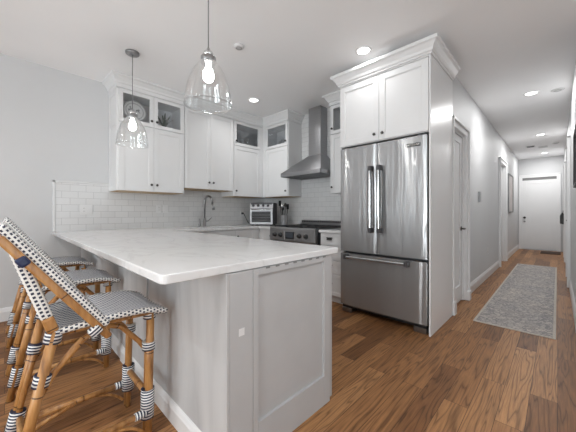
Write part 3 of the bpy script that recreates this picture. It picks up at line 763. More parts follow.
for x, d in ((mid - .046, dl), (mid + .050, dr)):
    bar_handle((x, hy, .950), (x, hy, 1.595), FY, d, [(x, .950), (x, 1.595)])
    MB().box(x - .019, x - .010, hy - .010, hy + .012, .955, 1.59, .002).build('handle_side', 'black', d)
    MB().box(x + .010, x + .019, hy - .010, hy + .012, .955, 1.59, .002).build('handle_side', 'black', d)
bar_handle((-1.70, hy, .642), (-1.03, hy, .642), FY, fz, [(-1.70, .642), (-1.03, .642)])
for x in (-1.73, -.93): MB().box(x - .06, x + .06, FY + .02, FY + .12, 0, .05, .004).build('foot', 'nickel', t)
MB().box(FX0 + .002, FX0 + .09, FY + .02, FY + .11, 1.858, 1.878, .004).build('hinge_cover', 'dark', t)
MB().box(FX1 - .09, FX1 - .012, FY + .02, FY + .11, 1.858, 1.878, .004).build('hinge_cover', 'dark', t)
bd = MB().box(-1.045, -.918, FY - .0075, FY - .001, 1.762, 1.796, .002).build('badge', 'black', dr)
fc = bpy.data.curves.new('text', 'FONT'); fc.body = 'JENN-AIR'; fc.size = .026; fc.extrude = .0006; fc.align_x = 'CENTER'; fc.align_y = 'CENTER'
fo = bpy.data.objects.new('text', fc)
me = bpy.data.meshes.new_from_object(fo); bpy.data.objects.remove(fo)
me.materials.clear(); me.materials.append(M['chrome'])
me.transform(Matrix.Translation(Vector((-.975, FY - .0082, 1.779)) - ORG[dr.name]) @ Matrix.Rotation(R(90), 4, 'X'))
tx = bpy.data.objects.new('lettering', me); col.objects.link(tx); tx.parent = dr
MB().box(-1.040, -1.030, FY - .0085, FY - .007, 1.772, 1.786).build('emblem', 'chrome', dr)

# base cabinets
XB, YD = -3.44, 2.86           # base cabinet fronts
ZK = .878
t = thing('base_cabinet', 'white base cabinet run below the sink with shaker doors', 'cabinet', (-3.8, 2.2, 0))
MB().box(XW + .003, XB - .02, 1.43, YB - .012, .10, ZK - .20, .001).box(XW + .003, XB - .07, 1.43, YB - .012, 0, .10).box(XB - .04, XB - .02, 1.43, YB - .012, ZK - .20, ZK).box(XW + .003, XB - .04, 2.72, YB - .012, ZK - .20, ZK).box(XW + .003, XB - .04, 1.43, 1.6, ZK - .20, ZK).build('body', 'cab', t)
for a0, a1 in ((1.50, 1.95), (1.95, 2.40), (2.40, 2.81)):
    shaker('X', XB - .02, a0, a1, .11, ZK - .005, t, kn=(a0 + .04, ZK - .10))
t = thing('base_cabinet', 'narrow white base cabinet between the corner and the gas range', 'cabinet', (-3.27, 3.2, 0))
MB().box(XB - .019, -3.105, YD + .02, YB - .012, .10, ZK, .001).box(XB - .019, -3.105, YD + .09, YB - .012, 0, .10).build('body', 'cab', t)
shaker('Y', YD + .02, XB + .03, -3.107, .11, ZK - .005, t, kn=(-3.145, ZK - .1))
t = thing('drawer_cabinet', 'white four drawer base cabinet between gas range and refrigerator', 'cabinet', (-2.02, 3.2, 0))
MB().box(-2.203, -1.818, YD + .02, YB - .012, .09, ZK, .001).box(-2.203, -1.818, YD + .07, YB - .012, 0, .09).build('body', 'cab', t)
def cup_pull(a, b, pl, parent):
    mb = MB(); tb = bmesh.new(); n = 10; rows = []
    for j in range(5):
        el = math.pi / 2 * j / 4
        rows.append([tb.verts.new((a + .042 * math.cos(math.pi * i / n) * math.cos(el * .9), pl - .026 * math.sin(math.pi * i / n) * math.cos(el * .75) - .002, b - .012 + .03 * math.sin(el) )) for i in range(n + 1)])
    for j in range(4):
        for i in range(n): tb.faces.new((rows[j][i], rows[j][i + 1], rows[j + 1][i + 1], rows[j + 1][i])).smooth = True
    r = bmesh.ops.solidify(tb, geom=list(tb.faces), thickness=.003)
    mb.add(tb); mb.box(a - .045, a + .045, pl - .004, pl, b + .008, b + .02, .001); mb.build('cup_pull', 'knob', parent)
for z0, z1 in ((.722, .872), (.544, .716), (.372, .538), (.096, .366)):
    d = shaker('Y', YD + .02, -2.201, -1.819, z0, z1, t, 'drawer', rail=.042)
    cup_pull(-2.06, (z0 + z1) / 2 + .005, YD, d)
# peninsula
PX1, PY0, PY1 = -.984, .643, 1.371
t = thing('peninsula', 'white panelled peninsula base beneath the long quartz countertop', 'cabinet', (-2.5, 1.0, 0))
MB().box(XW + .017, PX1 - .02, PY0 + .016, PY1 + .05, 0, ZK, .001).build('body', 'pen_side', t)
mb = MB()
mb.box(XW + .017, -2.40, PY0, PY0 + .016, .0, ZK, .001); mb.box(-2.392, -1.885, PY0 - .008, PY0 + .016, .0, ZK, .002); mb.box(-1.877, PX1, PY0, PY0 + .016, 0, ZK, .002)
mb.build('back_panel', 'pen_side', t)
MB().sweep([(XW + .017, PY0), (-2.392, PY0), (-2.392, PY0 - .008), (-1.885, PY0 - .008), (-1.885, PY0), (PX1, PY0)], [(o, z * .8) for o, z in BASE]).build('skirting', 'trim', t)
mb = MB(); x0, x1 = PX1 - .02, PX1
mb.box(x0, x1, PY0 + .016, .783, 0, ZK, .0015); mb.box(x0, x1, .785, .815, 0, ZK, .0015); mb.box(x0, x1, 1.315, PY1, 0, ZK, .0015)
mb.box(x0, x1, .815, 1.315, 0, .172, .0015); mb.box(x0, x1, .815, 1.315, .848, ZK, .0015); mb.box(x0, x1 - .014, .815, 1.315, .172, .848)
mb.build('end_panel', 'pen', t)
MB().box(PX1, PX1 + .0015, .705, .735, .600, .632, .0006).build('patch', 'trim', t)['label'] = 'small white patch on the end panel'
for k in range(8): MB().box(PX1, PX1 + .003, .86 + k * .063, .884 + k * .063, ZK - .006, ZK + .0015).build('dark_dash', 'slot', t)  # row of small dark dashes below the countertop edge

# countertops
TZ0, TZ1 = .880, .915
xs = [XW + .001, -3.92, -3.50, XB + .03, -3.107, -.99]; ys = [.383, 1.485, 1.82, 2.56, YD - .03, YB - .010]
def inside(x, y):
    if y < 1.485: return True
    if -3.92 < x < -3.50 and 1.82 < y < 2.56: return False
    if x < XB + .03: return True
    return y > YD - .03 and x < -3.107
tag(MB().cells(xs, ys, inside, TZ0, TZ1, [(-.99, .383), (-.99, 1.485)], .028, .005).build('countertop', 'quartz'), 'white quartz countertop wrapping the peninsula, sink run and corner', 'countertop')
tag(MB().cells([-2.206, -1.817], [YD - .03, YB - .010], lambda x, y: True, TZ0, TZ1, bev=.004).build('countertop', 'quartz'), 'short white quartz countertop on the four drawer cabinet', 'countertop')
# sink and faucet
t = thing('sink', 'steel undermount sink basin let into the counter below the faucet', 'sink', (-3.71, 2.19, .70))
mb = MB()
mb.box(-3.93, -3.49, 1.81, 2.57, .70, .712, .001)
for q in ((-3.93, -3.918, 1.81, 2.57), (-3.502, -3.49, 1.81, 2.57), (-3.93, -3.49, 1.81, 1.822), (-3.93, -3.49, 2.558, 2.57)): mb.box(*q, .70, .879, .001)
mb.build('basin', 'steel', t)
MB().lathe([(0, 0), (.045, 0), (.045, .004), (.03, .002), (0, .002)], (-3.71, 2.19, .712), 20).build('drain', 'chrome', t)
fx, fy = -3.985, 2.205
t = thing('faucet', 'tall gooseneck pull-down kitchen faucet of brushed steel at the sink', 'faucet', (fx, fy, TZ1))
MB().lathe([(0, 0), (.03, 0), (.03, .008), (.022, .014), (.022, .12), (.018, .13), (0, .13)], (fx, fy, TZ1), 20).build('base', 'nickel', t)
pts = [(fx, fy, TZ1 + .12), (fx, fy, TZ1 + .40)] + [(fx + .075 - .075 * math.cos(a), fy + .04 * (1 - math.cos(a)) / 2, TZ1 + .40 + .075 * math.sin(a)) for a in [math.pi * k / 10 for k in range(1, 10)]] + [(fx + .155, fy + .045, TZ1 + .36)]
MB().tube(pts, .0150, 12).build('spout', 'nickel', t)
MB().tube([(fx + .153, fy + .044, TZ1 + .365), (fx + .165, fy + .048, TZ1 + .315), (fx + .178, fy + .052, TZ1 + .262)], [.016, .0175, .021], 12).build('spray_head', 'nickel', t)
MB().tube([(fx, fy + .02, TZ1 + .085), (fx + .004, fy + .055, TZ1 + .088), (fx + .012, fy + .115, TZ1 + .14)], [.013, .010, .007], 10).build('lever', 'nickel', t)
tag(MB().lathe([(0, 0), (.018, 0), (.018, .03), (.012, .05), (.012, .12), (0, .125)], (fx + .005, fy - .09, TZ1), 16).build('soap_dispenser', 'nickel'), 'short steel soap dispenser standing just before the faucet', 'dispenser')

# range
RX0, RX1, RY = -3.10, -2.238, 2.79
t = thing('gas_range', 'wide stainless steel gas range with black knobs and cast iron grates', 'stove', (-2.66, 3.1, 0))
MB().box(RX0, RX1, RY + .06, YB - .012, .10, .90, .003).box(RX0 + .02, RX1 - .02, RY + .11, YB - .03, 0, .10).build('body', 'dark', t)
mb = MB(); mb.prism([(RY + .06, .72), (RY + .015, .72), (RY - .005, .745), (RY, .905), (RY + .012, .922), (RY + .06, .922)], 'x', RX0, RX1); mb.build('control_panel', 'steel', t)
MB().box(RX0 + .003, RX1 - .003, RY + .02, RY + .06, .24, .70, .004).build('oven_door', 'steel', t)
MB().tube([(RX0 + .06, RY - .03, .66), (RX1 - .06, RY - .03, .66)], .013, 12).box(RX0 + .07, RX0 + .09, RY - .03, RY + .02, .65, .67).box(RX1 - .09, RX1 - .07, RY - .03, RY + .02, .65, .67).build('oven_handle', 'chrome', t)
MB().box(RX0 + .003, RX1 - .003, RY + .02, RY + .06, .11, .23, .004).build('warming_drawer', 'steel', t)
MB().box(RX0 + .005, RX1 - .005, RY + .06, YB - .10, .90, .918, .003).build('cooktop', 'black', t)
for gx in range(3):
    mb = MB(); gx0 = RX0 + .02 + gx * (RX1 - RX0 - .04) / 3; gx1 = gx0 + (RX1 - RX0 - .04) / 3 - .006
    y0, y1 = RY + .075, YB - .115; zz0, zz1 = .928, .942
    for x in (gx0, gx1 - .014, (gx0 + gx1) / 2 - .006): mb.box(x, x + .013, y0, y1, zz0, zz1, .002)
    for y in (y0, y1 - .013, (y0 + y1) / 2, y0 + (y1 - y0) * .25, y0 + (y1 - y0) * .75): mb.box(gx0, gx1, y, y + .012, zz0, zz1, .002)
    for x in (gx0, gx1 - .014):
        for y in (y0, y1 - .013): mb.box(x, x + .013, y, y + .013, .916, zz0)
    mb.build('grate', 'iron', t)
    mb = MB()
    for y in (y0 + (y1 - y0) * .27, y0 + (y1 - y0) * .75): mb.lathe([(0, .917), (.045, .917), (.045, .924), (.03, .926), (0, .927)], ((gx0 + gx1) / 2, y, 0), 16)
    mb.build('burner', 'iron', t)
MB().box(RX0, RX1, YB - .098, YB - .012, .90, .965, .003).box(RX0 + .01, RX1 - .01, YB - .085, YB - .03, .965, 1.012, .004).build('back_guard', 'steel', t)
mb = MB()
for k in range(22): mb.box(RX0 + .03 + k * .037, RX0 + .055 + k * .037, YB - .0875, YB - .08, .978, 1.004)
mb.build('vent_slot', 'black', t)
pd = MB().box(-2.765, -2.605, RY - .010, RY + .004, .765, .865, .002).build('display', 'black', t)
MB().box(-2.75, -2.62, RY - .0115, RY - .0095, .785, .855).build('screen', 'display', pd)
for x in (-2.985, -2.865, -2.505, -2.385):
    mb = MB(); mb.lathe([(.036, 0), (.036, .006), (.026, .008), (.024, .034), (.018, .040), (0, .041)], (x, RY, .815), 18, '-y'); mb.box(x - .005, x + .005, RY - .05, RY - .03, .797, .836, .002); mb.build('control_knob', 'black', t)
for x in (-2.785, -2.585): MB().box(x - .006, x + .006, RY - .012, RY + .004, .75, .875, .002).build('panel_strip', 'chrome', t)

# range hood
HX0, HX1, HY = -3.128, -2.335, 3.04
CX0, CX1, CY = -2.85, -2.61, 3.392
t = thing('range_hood', 'stainless steel chimney range hood over the gas range', 'range hood', (-2.7, YB - .01, 1.69))
yb = YB - .010
MB().box(CX0, CX1, CY, yb, 2.03, ZC - .002, .002).build('chimney', 'steel', t)
tb = bmesh.new()
def ring(x0, x1, y0, z): return [tb.verts.new(p) for p in ((x0, y0, z), (x1, y0, z), (x1, yb, z), (x0, yb, z))]
r0 = ring(HX0, HX1, HY, 1.745); r1 = ring(CX0 - .004, CX1 + .004, CY - .004, 2.035)
for i in range(4): tb.faces.new((r0[i], r0[(i + 1) % 4], r1[(i + 1) % 4], r1[i]))
tb.faces.new(r1); tb.faces.new(r0[::-1])
bmesh.ops.recalc_face_normals(tb, faces=tb.faces)
mb = MB(); mb.add(tb); mb.build('canopy', 'steel', t)
mb = MB()
for q in ((HX0, HX1, HY, HY + .012), (HX0, HX1, yb - .012, yb), (HX0, HX0 + .012, HY, yb), (HX1 - .012, HX1, HY, yb)): mb.box(*q, 1.69, 1.745, .001)
mb.build('rim', 'steel', t)
mb = MB()
for k in range(2):
    x0 = HX0 + .04 + k * .365; mb.box(x0, x0 + .345, HY + .05, yb - .06, 1.703, 1.712, .002)
    for j in range(9): mb.box(x0 + .012 + j * .037, x0 + .026 + j * .037, HY + .06, yb - .07, 1.699, 1.704)
mb.build('filter', 'nickel', t)
MB().box(HX0 + .01, HX1 - .01, HY + .01, yb - .01, 1.712, 1.720).build('underside', 'steel', t)

# ------------------------------------------------------------------ things in and on the cabinets
zs = ZS + .001
def lean(mb_fn): pass
pl = MB().lathe([(0, 0), (.085, .002), (.125, .014), (.150, .020), (.152, .024), (.124, .020), (.084, .008), (0, .006)], (0, 0, 0), 36, 'x')
o = pl.build('platter', 'plate'); o.scale = (.9, .9, .9); o.location = (-3.89, 1.165, 2.432); o.rotation_euler = (0, R(-9), 0)
tag(o, 'round patterned platter behind the glass of the double cabinet, before the plant', 'plate')
sx_, sy_ = -3.885, 1.165
t = thing('plate_stand', 'small dark stand holding the round platter behind the cabinet glass', 'stand', (sx_, sy_, zs))
for d_ in (-.05, .05):
    MB().tube([(sx_ + .05, sy_ + d_, zs + .006), (sx_ - .06, sy_ + d_, zs + .006)], .006, 8).build('foot', 'dark', t)
    MB().tube([(sx_ + .0, sy_ + d_, zs + .006), (sx_ + .0, sy_ + d_, zs + .072)], .006, 8).build('post', 'dark', t)
MB().box(sx_ - .035, sx_ + .03, sy_ - .06, sy_ + .06, zs + .062, zs + .072, .002).build('ledge', 'dark', t)
MB().tube([(sx_ - .03, sy_, zs + .07), (sx_ - .062, sy_, zs + .25)], .006, 8).build('back_rest', 'dark', t)
t = thing('potted_plant', 'small dark leafed plant in the second glass door of the double cabinet', 'plant', (XW + .2, 1.56, zs))
MB().lathe([(0, 0), (.035, 0), (.045, .07), (.042, .072), (.036, .012), (0, .01)], (XW + .2, 1.56, zs), 18).build('pot', 'white', t)
mb = MB()
for k in range(16):
    a = k * 2.4; l_ = .10 + .05 * ((k * 37) % 10) / 10; up = .12 + .09 * ((k * 53) % 10) / 10
    bx, by = XW + .2, 1.56; dx, dy = math.cos(a), math.sin(a)
    tb = bmesh.new(); prev = None
    for j in range(6):
        s_ = j / 5; wv = .013 * math.sin(math.pi * (.12 + .88 * s_)); c = Vector((bx + dx * l_ * s_, by + dy * l_ * s_, zs + .06 + up * math.sin(s_ * 1.7)))
        n = Vector((-dy, dx, 0)) * max(wv, .001); cur = (tb.verts.new(c - n), tb.verts.new(c + n))
        if prev: tb.faces.new((prev[0], prev[1], cur[1], cur[0]))
        prev = cur
    mb.add(tb)
mb.build('foliage', 'leaf', t)
def goblet(x, y, z, label, group, h=.17):
    mb = MB().lathe([(0, 0), (.03, 0), (.028, .004), (.005, .010), (.004, h * .45), (.02, h * .52), (.034, h * .7), (.031, h), (.029, h), (.032, h * .7), (.018, h * .54), (0, h * .5)], (0, 0, 0), 18)
    o = mb.build('wine_glass', 'shade'); o.location = (x, y, z); tag(o, label, 'glass', group); return o
g = goblet(XW + .25, 2.74, zs, 'stemmed glass inside the corner glass door cabinet on the sink wall', 'glasses in the corner cabinet')
for k, (dx, dy) in enumerate(((.02, .10), (-.08, .05), (-.03, .18), (.06, .20), (-.10, .28))):
    c = g.copy(); col.objects.link(c); c.location = (XW + .23 + dx, 2.74 + dy, zs)
for k, (x, y) in enumerate(((-3.35, YB - .16), (-3.27, YB - .22), (-3.43, YB - .20), (-3.52, YB - .15))):
    c = g.copy(); col.objects.link(c); c.location = (x, y, zs); c['label'] = 'stemmed glass inside the glass door cabinet before the range hood'; c['group'] = 'glasses beside the hood'

# toaster oven in the corner, turned to the room
tx_, ty_ = -3.63, 3.125
t = thing('toaster_oven', 'steel toaster oven standing on the counter in the corner', 'toaster oven', (0, 0, 0))
W2, D2, H2 = .20, .16, .39
MB().box(-W2, W2, -D2 + .02, D2, .018, H2, .02, seg=3).build('body', 'dark', t)
mb = MB(); mb.box(-W2, W2, -D2, -D2 + .022, .022, H2 - .105, .005)
o = mb.build('door', 'steel', t)
MB().box(-W2 + .035, W2 - .035, -D2 - .003, -D2 + .002, .06, H2 - .15, .002).build('window', 'black', o)
mb = MB()
for z in (.09, .135, .18): mb.tube([(-W2 + .045, -D2 - .004, z), (W2 - .045, -D2 - .004, z)], .0022, 6)
mb.build('rack', 'nickel', o)
MB().tube([(-W2 + .04, -D2 - .03, H2 - .122), (W2 - .04, -D2 - .03, H2 - .122)], .008, 10).box(-W2 + .05, -W2 + .062, -D2 - .03, -D2, H2 - .128, H2 - .116).box(W2 - .062, W2 - .05, -D2 - .03, -D2, H2 - .128, H2 - .116).build('handle', 'chrome', o)
MB().prism([(-D2, H2 - .10), (-D2 + .03, H2 - .004), (-D2 + .05, H2 - .004), (-D2 + .05, H2 - .10)], 'x', -W2 + .002, W2 - .002).build('control_panel', 'steel', t)
for k in range(4):
    x = -.14 + k * .085
    MB().lathe([(.024, 0), (.024, .004), (.018, .006), (.016, .022), (0, .023)], (x, -D2 + .014, H2 - .055), 16, '-y').build('dial', 'dark', t)
for x in (-.16, .16):
    for y in (-.12, .12): MB().box(x - .015, x + .015, y - .015, y + .015, 0, .018).build('foot', 'black', t)
t.location = (tx_, ty_, TZ1); t.rotation_euler = (0, 0, R(33))
o = MB().tube([(XW + .03, 3.03, 1.12), (XW + .07, 3.03, 1.12), (XW + .09, 3.04, 1.08), (XW + .10, 3.08, .99), (XW + .13, 3.10, .935), (XW + .22, 3.08, .924), (XW + .27, 3.03, .93)], .006, 8, smooth_path=2).box(XW + .015, XW + .05, 3.014, 3.046, 1.105, 1.137, .004).build('power_cord', 'black')
tag(o, 'black power cord and plug running from the wall outlet to the toaster oven', 'cord')
# utensil crock beside the range
cx, cy = -3.345, 3.335
t = thing('utensil_crock', 'grey metal crock of kitchen utensils between toaster oven and range', 'crock', (cx, cy, TZ1))
MB().lathe([(0, 0), (.065, 0), (.068, .01), (.068, .175), (.062, .175), (.062, .01), (0, .008)], (cx, cy, TZ1), 24).build('crock', 'crock', t)
for k, (dx, dy, hd) in enumerate(((-.03, .01, 'spoon'), (.03, .02, 'spatula'), (.0, -.03, 'ladle'), (.028, -.012, 'spoon'), (-.045, -.015, 'spatula'))):
    u = thing('utensil', ['black spoon leaning out of the crock toward the toaster', 'black spatula upright at the back of the crock', 'black ladle at the front of the crock', 'black spoon leaning out of the crock toward the range', 'black spatula leaning furthest toward the toaster'][k], 'utensil', (cx + dx * .6, cy + dy * .6, TZ1 + .012), 'utensils in the crock')
    b0 = Vector((cx + dx * .6, cy + dy * .6, TZ1 + .012)); b1 = Vector((cx + dx * 1.7, cy + dy * 1.7, TZ1 + .26 + .02 * k))
    MB().tube([b0, b1], .006, 8).build('handle', 'black', u)
    if hd == 'spatula': MB().box(b1.x - .03, b1.x + .03, b1.y - .003, b1.y + .003, b1.z - .005, b1.z + .085, .002).build('blade', 'black', u)
    else: MB().lathe([(0, -.035), (.018, -.025), (.027, 0), (.02, .025), (0, .04)], (b1.x, b1.y, b1.z + .025), 12).build('bowl', 'black' if hd == 'spoon' else 'nickel', u)
# outlets and switches
def plate(name, label, cat, face, pl, a, b, wd, h, kind):
    pos = {'X': (pl, a, b), 'Y': (a, pl, b)}[face]
    t = thing(name, label, cat, pos)
    MB().fbox(face, pl, a - wd / 2, a + wd / 2, b - h / 2, b + h / 2, 0, .006, .002).build('plate', 'plate_plastic', t)
    n = len(kind)
    for i, k in enumerate(kind):
        c = a + (i - (n - 1) / 2) * .046
        if k == 's':
            MB().fbox(face, pl, c - .016, c + .016, b - .033, b + .033, .006, .009, .001).build('rocker', 'plate_plastic', t)
        elif k == 'o':
            MB().fbox(face, pl, c - .017, c + .017, b - .034, b + .034, .006, .008, .001).build('socket', 'plate_plastic', t)
            mb = MB()
            for dz in (-.018, .018):
                for du in (-.006, .006): mb.fbox(face, pl, c + du - .0015, c + du + .0015, b + dz - .005, b + dz + .005, .008, .0085)
            mb.build('slot', 'slot', t)
    return t
xt = XW + .009
plate('outlet', 'double-gang white switch and outlet plate on tile beside the countertop end', 'outlet', 'X', xt, .70, 1.17, .125, .12, 'os')
plate('outlet', 'white outlet plate on tile under the double glass door cabinet', 'outlet', 'X', xt, 1.56, 1.19, .075, .12, 'o')
plate('light_switch', 'white switch plate on tile close to the sink faucet', 'switch', 'X', xt, 1.66, 1.19, .075, .12, 's')
plate('outlet', 'white outlet behind the toaster oven plug on the corner tile', 'outlet', 'X', xt, 3.03, 1.12, .075, .12, 'o')
plate('outlet', 'low white outlet on the hallway wall above the baseboard', 'outlet', 'X', XH, 5.95, .46, .075, .12, 'o')
t = thing('thermostat', 'grey and white wall control mounted beside the first hallway door', 'wall control', (XH, 5.2, 1.38))
MB().box(XH, XH + .03, 5.12, 5.21, 1.30, 1.46, .004).build('case', 'nickel', t)
MB().box(XH, XH + .012, 5.225, 5.30, 1.32, 1.44, .003).build('plate', 'plastic', t)

# ------------------------------------------------------------------ pendants
def pendant(x, y, zb, label):
    t = thing('pendant_lamp', label, 'lamp', (x, y, ZC), 'glass pendants over the peninsula')
    MB().lathe([(0, 0), (.066, 0), (.064, -.018), (.055, -.024), (0, -.026)], (x, y, ZC), 28).build('canopy', 'nickel', t)
    zt = zb + .29
    MB().tube([(x, y, ZC - .02), (x, y, zt + .07)], .0035, 8).build('cord', 'slot', t)
    MB().lathe([(0, .086), (.009, .084), (.012, .068), (.028, .060), (.037, .044), (.034, .029), (0, .029)], (x, y, zt), 28).build('cap', 'chrome', t)
    MB().lathe([(0, .029), (.042, .029), (.048, .024), (.048, -.012), (.042, -.017), (0, -.017)], (x, y, zt), 28).build('collar', 'nickel', t)
    prof = [(.046, .335), (.062, .315), (.085, .28), (.108, .235), (.126, .18), (.139, .12), (.147, .06), (.150, .02), (.152, 0), (.149, -.001), (.1465, .02), (.1435, .06), (.1355, .12), (.1225, .18), (.1045, .235), (.0815, .28), (.0585, .313), (.046, .331)]
    prof = [(r_, z_ * .29 / .335) for r_, z_ in prof]
    MB().lathe(prof, (x, y, zb), 40).build('shade', 'shade', t)
    bl = MB().lathe([(0, -.135), (.018, -.132), (.031, -.118), (.036, -.095), (.031, -.068), (.018, -.045), (.015, -.03), (.015, -.014), (0, -.014)], (x, y, zt), 20).build('bulb', 'bulb', t)
    return t
pendant(-1.625, .925, 1.828, 'clear glass bell pendant hanging over the front of the peninsula')
pendant(-3.145, .923, 1.828, 'clear glass bell pendant hanging at the wall end of the peninsula')

# recessed lights
def downlight(x, y, label, watts, group, spread=150):
    t = thing('recessed_light', label, 'ceiling light', (x, y, ZC), group)
    MB().lathe([(.062, -.001), (.066, -.006), (.080, -.007), (.084, -.004), (.084, 0), (.062, 0)], (x, y, ZC), 28).build('trim_ring', 'plastic', t)
    MB().lathe([(0, -.003), (.063, -.003), (.063, -.001), (0, -.001)], (x, y, ZC), 28).build('lens', 'lamp', t)
    l = bpy.data.lights.new('downlight', 'AREA'); l.shape = 'DISK'; l.size = .12; l.energy = watts; l.color = (1, .995, .985); l.spread = R(spread)
    o = bpy.data.objects.new('downlight', l); col.objects.link(o); o.location = (x, y, ZC - .012)
GR = 'recessed ceiling lights'
downlight(-1.42, 2.56, 'round recessed ceiling light just before the tall refrigerator cabinet', 2.5, GR)
downlight(-3.20, 2.56, 'round recessed ceiling light near the corner wall cabinets', 5.0, GR)
downlight(-.262, 5.1, 'round recessed hallway light nearest the kitchen', HALL_W, GR, 180)
downlight(-.262, 7.95, 'round recessed hallway light, second from the kitchen', HALL_W, GR, 180)
downlight(-.262, 10.45, 'round recessed hallway light closest to the front door', HALL_W * 1.0, GR, 180)
downlight(-3.2, -.9, 'unseen recessed ceiling light added behind the stools', 6.0, GR)  # unseen lights from here on, added to brighten the room
downlight(-1.42, -.9, 'unseen recessed ceiling light added behind the peninsula end', DOWN_W, GR)
downlight(.6, .6, 'unseen recessed ceiling light added in the living area', DOWN_W, GR)
downlight(.9, -2.0, 'unseen recessed ceiling light added near the rear windows', DOWN_W, GR)
def detector(x, y, r, label, cat='smoke detector', name='smoke_detector'):
    t = thing(name, label, cat, (x, y, ZC))
    h = .010 if name == 'ceiling_speaker' else .022
    MB().lathe([(0, -h), (r * .75, -h), (r * .92, -h * .7), (r, -.004), (r, 0), (0, 0)], (x, y, ZC), 28).build('cover', 'vent', t)
    MB().lathe([(r * .45, -h - .001), (r * .5, -h - .003), (r * .55, -h - .001), (r * .5, -h + .001)], (x, y, ZC), 28).build('grille', 'slot', t)
detector(-2.265, 1.626, .05, 'small round ceiling detector above the peninsula')
detector(.0, 5.2, .07, 'round white ceiling speaker cover by the hallway entrance', 'speaker', 'ceiling_speaker')
detector(-.03, 9.1, .06, 'round white smoke detector far down the hallway ceiling')
for (x, y, lab, mt) in ((-.487, 9.2, 'dark slotted ceiling vent near the front door', 'dark'), (-.265, 9.45, 'pale slotted ceiling vent near the front door', 'vent')):
    t = thing('ceiling_vent', lab, 'vent', (x, y, ZC))
    MB().box(x - .085, x + .085, y - .11, y + .11, ZC - .008, ZC, .002).build('frame', 'vent', t)
    mb = MB()
    for k in range(6): mb.box(x - .065, x + .065, y - .085 + k * .03, y - .067 + k * .03, ZC - .0095, ZC - .007)
    mb.build('slot', mt, t)

# ------------------------------------------------------------------ hall things
rx0, rx1, ry0, ry1 = -.637, -.011, 3.43, 7.91
t = thing('runner_rug', 'long faded beige and grey patterned runner on the hallway floor', 'rug', ((rx0 + rx1) / 2, (ry0 + ry1) / 2, 0))
MB().box(rx0 + .022, rx1 - .022, ry0 + .022, ry1 - .022, 0, .009).build('pile', 'rug', t)
mb = MB()
for q in ((rx0, rx0 + .022, ry0, ry1), (rx1 - .022, rx1, ry0, ry1), (rx0 + .022, rx1 - .022, ry0, ry0 + .022), (rx0 + .022, rx1 - .022, ry1 - .022, ry1)): mb.box(*q, 0, .0095, .003)
mb.build('binding', 'rug_edge', t)
o = MB().box(-.35, .06, 10.35, 11.0, 0, .012, .004).build('door_mat', 'mat'); tag(o, 'dark brown mat on the floor at the front door', 'mat')
t = thing('wall_picture', 'tall framed abstract print on the hallway wall past the cased doorway', 'picture', (XH, 9.15, 1.12))
y0, y1, z0, z1 = 8.62, 9.55, 1.14, 2.1
MB().box(XH, XH + .02, y0 + .02, y1 - .02, z0 + .02, z1 - .02).build('print', 'art', t)
mb = MB()
for q in ((y0, y0 + .025, z0, z1), (y1 - .025, y1, z0, z1), (y0 + .025, y1 - .025, z0, z0 + .025), (y0 + .025, y1 - .025, z1 - .025, z1)): mb.box(XH, XH + .035, *q, .002)
mb.build('frame', 'slot', t)
t = thing('wall_picture', 'dark framed picture on the opposite hallway wall, at the photo edge', 'picture', (XR, 3.7, 1.38))
y0, y1, z0, z1 = 3.44, 3.95, 1.38, 1.90
MB().box(XR - .015, XR, y0 + .02, y1 - .02, z0 + .02, z1 - .02).build('print', 'art', t)
mb = MB()
for q in ((y0, y0 + .025, z0, z1), (y1 - .025, y1, z0, z1), (y0 + .025, y1 - .025, z0, z0 + .025), (y0 + .025, y1 - .025, z1 - .025, z1)): mb.box(XR - .03, XR, *q, .002)
mb.build('frame', 'dark', t)
t = thing('hanging_bag', 'small black bag hanging from the far hallway door handle', 'bag', (XR - .05, 9.71, .9))
yy = 9.71
MB().prism([(XR - .10, .86), (XR - .03, .84), (XR - .01, 1.0), (XR - .03, 1.10), (XR - .06, 1.14), (XR - .10, 1.06)], 'y', yy - .09, yy + .05, .008).build('body', 'black', t)
MB().tube([(XR - .045, yy - .02, 1.12), (XR - .045, yy - .05, 1.2), (XR - .045, yy - .08, 1.12)], .006, 6, smooth_path=2).build('strap', 'black', t)
o = MB().lathe([(0, 0), (.025, 0), (.025, -.006), (.008, -.012), (.008, -.055), (.016, -.06), (0, -.066)], (XR, 9.66, 1.19), 12, 'x').build('wall_hook', 'nickel') if False else None

